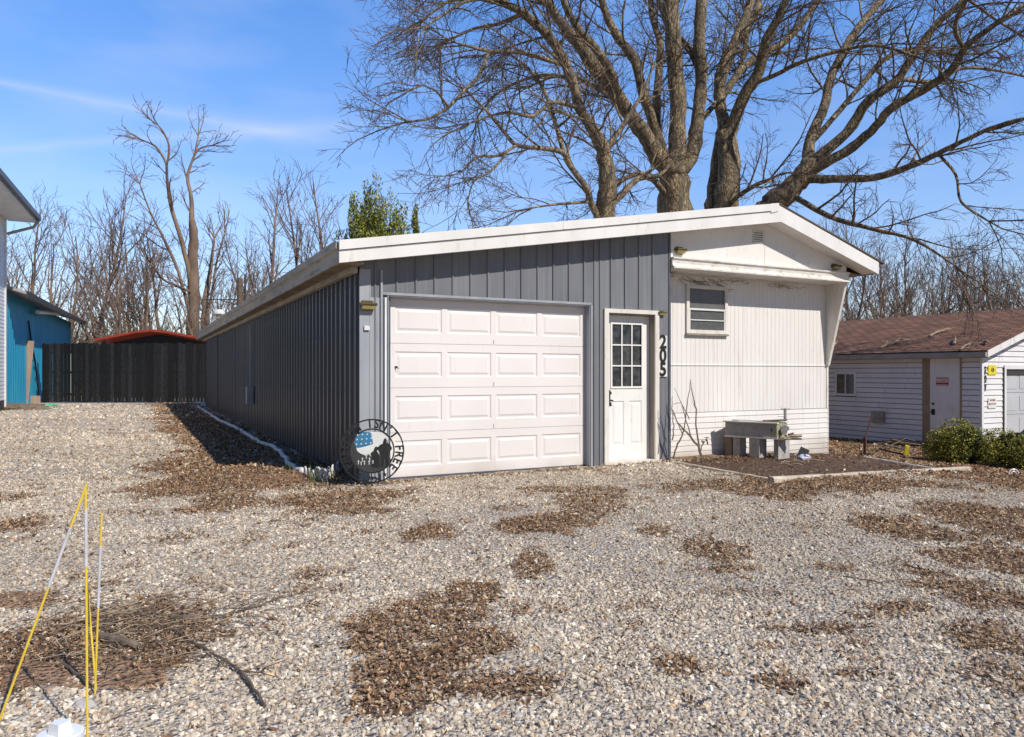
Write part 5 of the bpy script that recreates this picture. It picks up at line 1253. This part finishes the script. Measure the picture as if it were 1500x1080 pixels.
# tall broken tree at left
FAR={'levels':3,'r':[.10,.035,.022],'rmin':.013,0:(1.5,3.2,.75,.18,.06),1:(.75,1.7,.65,.2,.02),2:(.5,.9,.6,.2,0)}
Y0=46.0
limbs=[
 B([(284,600,32),(283,500,30),(284,430,27),(282,380,23),(284,345,20),(281,320,14)],0,0,0),
 B([(285,420,14),(281,330,12),(280,290,9),(275,262,8),(280,240,6),(290,220,5),(305,214,3)],0,1),
 B([(284,440,12),(275,390,11),(262,340,10),(250,300,9),(245,262,7),(243,238,6),(228,215,5),(212,207,3)],-.2,-2),
 B([(244,245,5),(248,215,5),(240,195,4),(232,184,3)],-1,-2),
 B([(280,250,5),(285,225,4),(290,200,3)],.5,2),
 B([(300,600,18),(299,500,16),(301,440,14),(309,390,9),(314,350,4)],1,2),
 B([(296,480,8),(312,420,6),(318,380,4),(330,340,3)],1,0),
 B([(278,480,8),(262,400,7),(240,350,6),(220,310,4),(205,270,3)],-.5,-3),
 B([(284,430,7),(262,420,6),(240,410,5),(220,385,4)],0,-4)]
TALL=dict(FAR); TALL['r']=[.05,.025,.017]; TALL[0]=(1.0,2.2,.75,.22,.05); TALL[1]=(.5,1.2,.65,.22,.03); TALL[2]=(.35,.6,.6,.2,0)
guided_tree('bare_tree',limbs,'tallest leafless tree behind the black fence, with forked broken brown trunk','tree',TALL,21,'fartrunk','fartwig',Vector((P(290,600,Y0).x,Y0,0)),ws=.60)

def free_tree(seed,h,spread,stems=1,cfg=FAR,f00=.25):
    rr=random.Random(seed); tr=MB(); tw=MB()
    for s in range(stems):
        d=Vector((rr.uniform(-.22,.22)*(1 if stems==1 else 2),rr.uniform(-.2,.2),1))
        p,r=grow(rr,Vector((rr.uniform(-.3,.3)*(stems-1),0,-.3)),d,h,.17*h/12,.03,9,.09,.04); tr.tube(p,r,7,cap=False)
        n=int(h/1.0)
        for i in range(n):
            f=f00+(.97-f00)*(i+rr.random())/n; q,dd,rad=at(p,r,f)
            L=spread*(1.15-f)*rr.uniform(.7,1.3)+1.2; d2=side_dir(rr,dd,rr.uniform(.45,.85)); rb=min(rad*.55,.08)
            p2,r2=grow(rr,q,d2,L,rb,.016,6,.14,.11); tr.tube(p2,r2,5,cap=False)
            c=cfg; m=max(2,int(L/.62))
            for j in range(m):
                f2=.2+.78*(j+rr.random())/m; q3,d3,r3=at(p2,r2,f2)
                L3=rr.uniform(.9,2.0)*(1.15-.5*f2); p3,rr3=grow(rr,q3,side_dir(rr,d3,.65),L3,max(.014,min(r3*.6,.03)),.011,4,.16,.07); tw.tube(p3,rr3,3,cap=False)
                for k in range(int(L3/.38)):
                    q4,d4,_=at(p3,rr3,.15+.8*rr.random()); L4=rr.uniform(.4,.95); p4,r4=grow(rr,q4,side_dir(rr,d4,.6),L4,.012,.009,2,.2,.05); tw.tube(p4,r4,3,cap=False)
    return tr,tw
protos=[]
for k,(sd,h,spd,stm,f0_) in enumerate(((31,14,6.0,1,.35),(32,12,4,2,.3),(33,16,3.0,1,.45),(34,11,5.5,2,.2),(35,14,4.5,1,.5),(36,9,4.0,3,.15))):
    tr,tw=free_tree(sd,h,spd,stm,f00=f0_); protos.append((tr,tw,h))
first={}
def place_tree(k,px,topy,Y,label,group):
    tr,tw,h=protos[k]
    zt=CH+(HZ-topy)/F*Y; s=(zt+.3)/h/1.03
    if k not in first:
        e_=empty('bare_tree',(0,0,0),0); tr.build('trunk',M['fartrunk'],e_,True); tw.build('crown',M['fartwig'],e_); first[k]=e_
    else: e_=copy_tree(first[k])
    X=(px-750)/F*Y; e_.location=(X,Y,float(gh(X,Y))-.2); e_.scale=(s,s,s); e_.rotation_euler=(0,0,R.uniform(0,6.28)); tag(e_,label,'tree',group)
GL='leafless trees behind the black fence and blue building'
GR='leafless trees beyond the brown shingle roof'
LL='thin leafless tree in the woods beyond the black fence'
LR='leafless tree in the woods beyond the brown shingle roof'
rows=[(4,32,292,50),(1,62,340,58),(3,92,330,47),(0,132,268,50),(2,168,300,60),(1,190,345,48),(5,215,365,45),(4,236,318,62),(0,335,345,66),(2,385,246,52),(1,412,330,70),(4,444,268,56),(2,484,250,54),(3,505,330,72),(5,20,400,42),(5,75,410,43),(3,150,385,44),(5,180,400,43),(1,305,380,58),(5,330,405,44),(4,5,330,66),(0,200,330,75),(1,355,360,80),(5,262,405,46)]
for k,px,ty,Y in rows: place_tree(k,px,ty,Y,LL,GL)
rows=[(2,1205,300,58),(4,1315,330,60),(0,1455,335,64),(1,1195,345,62),(5,1225,360,55),(4,1250,300,70),(0,1262,395,58),(5,1290,395,52),(3,1310,365,66),(5,1335,400,56),(1,1362,365,70),(5,1385,385,54),(3,1410,375,60),(5,1440,392,52),(4,1300,340,84),(2,1390,350,90),(1,1180,340,75),(5,1470,395,50),(0,1235,340,80),(3,1350,380,80),(5,1270,400,70),(3,1500,400,70)]
for k,px,ty,Y in rows: place_tree(k,px,ty,Y,LR,GR)
place_tree(1,1492,318,40,'bigger leafless tree at the right edge above the brown roof','individual'); 
place_tree(3,1530,350,42,'spreading leafless tree cut off by the right edge','individual')
for o in bpy.data.objects:
    if o.get('group')=='individual': del o['group']
# brush: dense undergrowth stems at the wood's edge
rr=random.Random(77)
def brush(name,x0,x1,Ya,Yb,n,hmax,label):
    mb=MB()
    for k in range(n):
        Y=rr.uniform(Ya,Yb); X=(rr.uniform(x0,x1)-750)/F*Y; h=hmax*rr.uniform(.35,1)**1.2; b=Vector((X,Y,float(gh(X,Y))-.1)); d=Vector((rr.uniform(-.35,.35),rr.uniform(-.3,.3),1))
        p,r=grow(rr,b,d,h,.03,.01,4,.14,.03); mb.tube(p,r,3,cap=False)
        for j in range(6):
            q,dd,_=at(p,r,rr.uniform(.25,.95)); p2,r2=grow(rr,q,side_dir(rr,dd,.6),h*rr.uniform(.15,.4),.013,.008,3,.2,.03); mb.tube(p2,r2,3,cap=False)
            q,dd,_=at(p2,r2,rr.uniform(.3,.9)); p2,r2=grow(rr,q,side_dir(rr,dd,.7),h*rr.uniform(.06,.2),.009,.007,2,.2,.0); mb.tube(p2,r2,3,cap=False)
    o=mb.build(name,M['brush']); tag(o,label,'brush',kind='stuff')
brush('undergrowth',-30,520,40,62,2400,4.6,'tangled brown undergrowth at the edge of the woods beyond the fence')
brush('undergrowth',1150,1560,46,75,1700,6.3,'tangled brown undergrowth at the edge of the woods beyond the brown roof')
print('bg',time.time()-_t0)
# evergreen
Y=40.0
def cedar(px,topy,basey,wpx,label,sd,n,spires):
    b=P(px,HZ,Y); e_=empty('evergreen_tree',(b.x,Y,0),0,label,'tree'); rg=random.Random(sd); cs=[]
    H_=CH+(HZ-topy)/F*Y; wd=wpx/2/F*Y
    for s in range(spires):
        ox=rg.uniform(-.75,.75)*wd if s else 0; oy=rg.uniform(-.6,.6)*wd; hh=H_*(1-.15*abs(ox)/wd-rg.uniform(0,.05)) if s else H_
        m=26
        for j in range(m):
            f=j/(m-1); z=.8+(hh-.8)*f; r=(1-f)**.55*wd*.9+.10
            a=rg.uniform(0,6.28); q=r*rg.uniform(.2,.9)
            cs.append((ox+q*math.cos(a),oy+q*math.sin(a),z,r*.36+.09,r*.36+.09,r*.5+.34))
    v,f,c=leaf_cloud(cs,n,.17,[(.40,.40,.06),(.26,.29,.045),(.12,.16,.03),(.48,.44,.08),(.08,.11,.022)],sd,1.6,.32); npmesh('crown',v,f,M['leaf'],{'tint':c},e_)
    MB().tube([(0,0,-.3),(0,0,H_*.5),(0,0,H_*.9)],[.18,.1,.02],8).build('trunk',M['fartrunk'],e_)
cedar(549,258,345,98,'tall green evergreen tree rising behind the left end of the roof',3,150000,13)
Y=44.0; cedar(609,308,345,26,'small evergreen tip to the right of the taller green evergreen',8,16000,2)
# utility pole
e_=empty('utility_pole',(P(351,545,42).x,42,0),0,'dark wooden utility pole with crossarm wires beyond the long roof','pole')
MB().tube([(0,0,-.3),(0,0,CH+(HZ-408)/F*42)],[.2,.16],8).build('shaft',M['darkstick'],e_); MB().tube([(.32,0,3.5),(.32,0,CH+(HZ-402)/F*42)],.06,6).build('conduit',M['charcoal'],e_)
a=CH+(HZ-439)/F*42; MB().tube([(0,0,a),(-2.1,0,a)],.03,5).tube([(0,0,a-.35),(-1.2,0,a)],.025,5).build('bracket',M['charcoal'],e_)

# ------------------------------------------------------------------ foreground: marker rods, cap, sticks, logs
def rod(a,b,bands,label):
    a=Vector(a); b=Vector(b); e_=empty('marker_rod',a,0,label,'marker','yellow driveway marker rods'); d=b-a
    MB().tube([d*-.03,d*1.0],.0040,8).build('rod',M['yellow'],e_)
    for (f0,f1) in bands: MB().tube([d*f0,d*f1],.0052,8).build('reflective_band',M['reflect'],e_)
top=P(126,712,2.52)
rod((P(-22,1115,2.40).x,2.40,0),top,((.62,.84),),'yellow marker rod leaning in from the left edge of the picture')
rod((P(133,1085,2.52).x,2.50,0),top+Vector((-.006,.008,.006)),((.68,.9),),'yellow marker rod rising from the bottom edge to meet the leaning one')
rod((P(139,1018,2.88).x,2.88,0),P(149,752,2.88),((.48,.82),),'shortest yellow marker rod, standing apart on the right')
rod((P(141,1012,2.92).x,2.92,0),P(127,850,3.0),(),'short broken yellow rod between the two upright marker rods')
g=Vector((P(88,1085,2.42).x,2.42,.0)); e_=empty('cleanout_pipe',g,.4,'white plastic cleanout pipe cap sticking out of the gravel','pipe')
MB().tube([(0,0,-.05),(0,0,.045)],.062,28).build('pipe',M['pvc'],e_); MB().tube([(0,0,.045),(0,0,.075)],.07,28).tube([(0,0,.0755),(0,0,.08)],.062,28).build('cap',M['pvc'],e_); MB().tube([(0,0,.0805),(0,0,.115)],[.036,.03],4).build('plug_nut',M['pvc'],e_)
def stick(pxs,r0,r1,label,m='darkstick',name='stick',twigs=0,lift=.012,n=6):
    gp=[GZ(*p) for p in pxs]; mb=MB(); out=[]
    for a,b in zip(gp[:-1],gp[1:]):
        for i in range(4): out.append(a.lerp(b,i/4)+Vector((R.uniform(-.006,.006),R.uniform(-.006,.006),lift+R.uniform(0,.01))))
    out.append(gp[-1]+Vector((0,0,lift))); k=len(out); rad=[(r0+(r1-r0)*i/(k-1))*R.uniform(.9,1.12) for i in range(k)]
    mb.tube(out,rad,n)
    for t in range(twigs):
        q,d,r=at(out,rad,R.uniform(.1,.9)); a=R.choice((-1,1))*R.uniform(.4,.9); d2=Vector((d.x*math.cos(a)-d.y*math.sin(a),d.x*math.sin(a)+d.y*math.cos(a),.05)); L=R.uniform(.08,.3)
        mb.tube([q,q+d2*L*.5+Vector((0,0,.008)),q+d2*L],[r*.6,r*.4,.0015],5)
    o=mb.build(name,M[m]); tag(o,label,'stick' if name=='stick' else 'log'); return o
stick([(248,925),(270,938),(300,955),(335,975),(355,990),(372,1010),(388,1035)],.005,.0075,'long crooked dark stick curving down through the gravel, right of the leaf pile',twigs=2)
stick([(250,912),(300,910),(340,902),(380,890),(412,877)],.008,.003,'long thin branch reaching right from the leaf pile',twigs=7)
stick([(30,935),(70,960),(100,985),(135,1012)],.004,.005,'dark thin stick pointing at the base of the yellow rods',twigs=2)
stick([(145,942),(175,948),(203,955)],.017,.019,'short brown log beside the yellow marker rods','log','log',n=9,lift=.02)
stick([(248,913),(268,915),(288,913)],.018,.016,'short grey log at the right end of the leaf pile','log','log',n=9,lift=.02)
stick([(115,882),(140,890),(170,905),(195,925)],.004,.003,'thin twig across the top of the leaf pile',twigs=4)
stick([(60,925),(110,918),(150,905),(200,900)],.004,.002,'thin twig lying flat in the left of the leaf pile','palestick',twigs=5)
stick([(160,1060),(180,1045),(200,1035)],.003,.002,'short pale twig at the bottom edge right of the rods','palestick',twigs=1)
stick([(20,985),(80,982),(140,985)],.003,.002,'straight thin twig on the bare tan dirt','darkstick',twigs=2)
# brush stuff in the leaf pile
mb=MB()
for k in range(230):
    px=R.gauss(165,80); py=R.gauss(922,24)
    if py<875 or py>1060: continue
    a=GZ(px,py); L=R.uniform(.08,.38); t=R.gauss(.2,.7); mb.tube([a+Vector((0,0,.012)),a+Vector((L*.5*math.cos(t),L*.5*math.sin(t),.02+R.random()*.03)),a+Vector((L*math.cos(t),L*math.sin(t),.012))],[.0024,.0018,.001],4,m=k%3//2)
o=mb.build('twig_litter',[M['darkstick'],M['palestick']]); tag(o,'fine twigs matted through the leaf pile behind the marker rods','twigs',kind='stuff')
g=GZ(125,1034); blob('rock',(g.x,g.y,g.z+.004),.034,M['concrete'],'pale flat rock left of the upright marker rods','rock',(1.3,.9,.6),10,2,.15)
g=GZ(750,985); blob('rock',(g.x,g.y,g.z+.004),.016,M['signwhite'],'white stone at the edge of the central leaf patch','rock',(1.2,.9,.6),9,6,.15)
stick([(1330,832),(1370,843),(1400,848)],.006,.004,'thin straight stick on the gravel at the right','log')
stick([(1235,850),(1290,858),(1330,852)],.004,.003,'faint thin twig on the gravel, centre right','darkstick')

# ------------------------------------------------------------------ world, sun, camera
Ld=Vector((2.14,-2.06,2.71)).normalized()
el=math.asin(Ld.z); rot=math.atan2(Ld.x,Ld.y)
w=bpy.data.worlds.new('World'); sc.world=w; w.use_nodes=True; nt=w.node_tree; N=nt.nodes; L=nt.links
bg=N['Background']; sky=N.new('ShaderNodeTexSky'); sky.sky_type='NISHITA'; sky.sun_disc=False; sky.sun_elevation=el; sky.sun_rotation=rot; sky.air_density=1.0; sky.dust_density=.3; sky.ozone_density=1.8; sky.altitude=200
tc=N.new('ShaderNodeTexCoord'); sx=N.new('ShaderNodeSeparateXYZ'); L.new(tc.outputs['Generated'],sx.inputs[0])
def m2(op,a,b=None,c=None):
    n=N.new('ShaderNodeMath'); n.operation=op
    for i,v in enumerate((a,b,c)):
        if v is None: continue
        if isinstance(v,(int,float)): n.inputs[i].default_value=v
        else: L.new(v,n.inputs[i])
    return n.outputs[0]
yy=m2('MAXIMUM',sx.outputs[1],.05); A=m2('DIVIDE',sx.outputs[0],yy); Bc=m2('DIVIDE',sx.outputs[2],yy)
nz=N.new('ShaderNodeTexNoise'); nz.inputs['Scale'].default_value=7; nz.inputs['Detail'].default_value=6; mp=N.new('ShaderNodeMapping'); mp.inputs['Scale'].default_value=(1,1,3); L.new(tc.outputs['Generated'],mp.inputs['Vector']); L.new(mp.outputs[0],nz.inputs['Vector'])
def trail(x0,y0,x1,y1,wd,amp):
    a0=(x0-750)/F; b0=(HZ-y0)/F; a1=(x1-750)/F; b1=(HZ-y1)/F; m_=(b1-b0)/(a1-a0)
    line=m2('ADD',m2('MULTIPLY',m2('SUBTRACT',A,a0),m_),b0)
    d=m2('ABSOLUTE',m2('SUBTRACT',m2('ADD',Bc,m2('MULTIPLY',m2('SUBTRACT',nz.outputs[0],.5),.018)),line))
    wv=m2('ADD',wd,m2('MULTIPLY',m2('MAXIMUM',m2('SUBTRACT',A,a0),0),wd*2.5))
    t=m2('SUBTRACT',1,m2('MINIMUM',m2('DIVIDE',d,wv),1)); t=m2('MULTIPLY',t,t)
    fade=N.new('ShaderNodeMapRange'); fade.interpolation_type='SMOOTHSTEP'; fade.inputs[1].default_value=a1+.08; fade.inputs[2].default_value=a1-.12; L.new(A,fade.inputs[0])
    return m2('MULTIPLY',m2('MULTIPLY',t,fade.outputs[0]),amp)
T=m2('ADD',trail(0,122,490,208,.014,.30),trail(-100,226,560,180,.012,.26))
haze=N.new('ShaderNodeMapRange'); haze.inputs[1].default_value=.42; haze.inputs[2].default_value=.75; haze.inputs[4].default_value=.16; L.new(nz.outputs[0],haze.inputs[0])
T=m2('MINIMUM',m2('ADD',T,haze.outputs[0]),.6)
tint=N.new('ShaderNodeMix'); tint.data_type='RGBA'; tint.blend_type='MULTIPLY'; tint.inputs[0].default_value=1; L.new(sky.outputs[0],tint.inputs[6])
# horizon-to-zenith gain to bring the blue to the photo's
zr_=N.new('ShaderNodeValToRGB'); L.new(sx.outputs[2],zr_.inputs[0])
zr_.color_ramp.elements[0].position=0; e_=zr_.color_ramp.elements.new(.22); e_.color=(1.42,1.6,1.95,1); zr_.color_ramp.elements[0].color=(1.4,1.3,1.35,1); zr_.color_ramp.elements[2].position=.5; zr_.color_ramp.elements[2].color=(1.08,1.8,2.6,1)
L.new(zr_.outputs[0],tint.inputs[7])
cl=N.new('ShaderNodeMix'); cl.data_type='RGBA'; L.new(T,cl.inputs[0]); L.new(tint.outputs[2],cl.inputs[6]); cl.inputs[7].default_value=(7.2,8.0,9.2,1)
dm=N.new('ShaderNodeMapRange'); dm.interpolation_type='SMOOTHSTEP'; dm.inputs[1].default_value=-.35; dm.inputs[2].default_value=.35; dm.inputs[3].default_value=.30; dm.inputs[4].default_value=1; L.new(sx.outputs[1],dm.inputs[0])
sc_v=N.new('ShaderNodeVectorMath'); sc_v.operation='SCALE'; L.new(cl.outputs[2],sc_v.inputs[0]); L.new(dm.outputs[0],sc_v.inputs['Scale']); L.new(sc_v.outputs[0],bg.inputs[0]); bg.inputs[1].default_value=.10
ld=bpy.data.lights.new('sun','SUN'); ld.energy=4.45; ld.angle=math.radians(.5); ld.color=(1,.94,.85)
lo=bpy.data.objects.new('sun',ld); COL.objects.link(lo); lo.rotation_euler=Ld.to_track_quat('Z','Y').to_euler(); lo.location=(10,-10,20)
cd=bpy.data.cameras.new('camera'); co=bpy.data.objects.new('camera',cd); COL.objects.link(co); sc.camera=co
co.location=(0,0,CH); co.rotation_euler=(math.pi/2,0,0); cd.sensor_width=36; cd.sensor_fit='HORIZONTAL'; cd.lens=F/1500*36; cd.shift_y=5/1500; cd.clip_start=.05; cd.clip_end=3000
sc.view_settings.view_transform='Standard'; sc.view_settings.look='None'; sc.view_settings.exposure=0; sc.view_settings.gamma=1
print('total verts',sum(len(o.data.vertices) for o in bpy.data.objects if o.type=='MESH'))
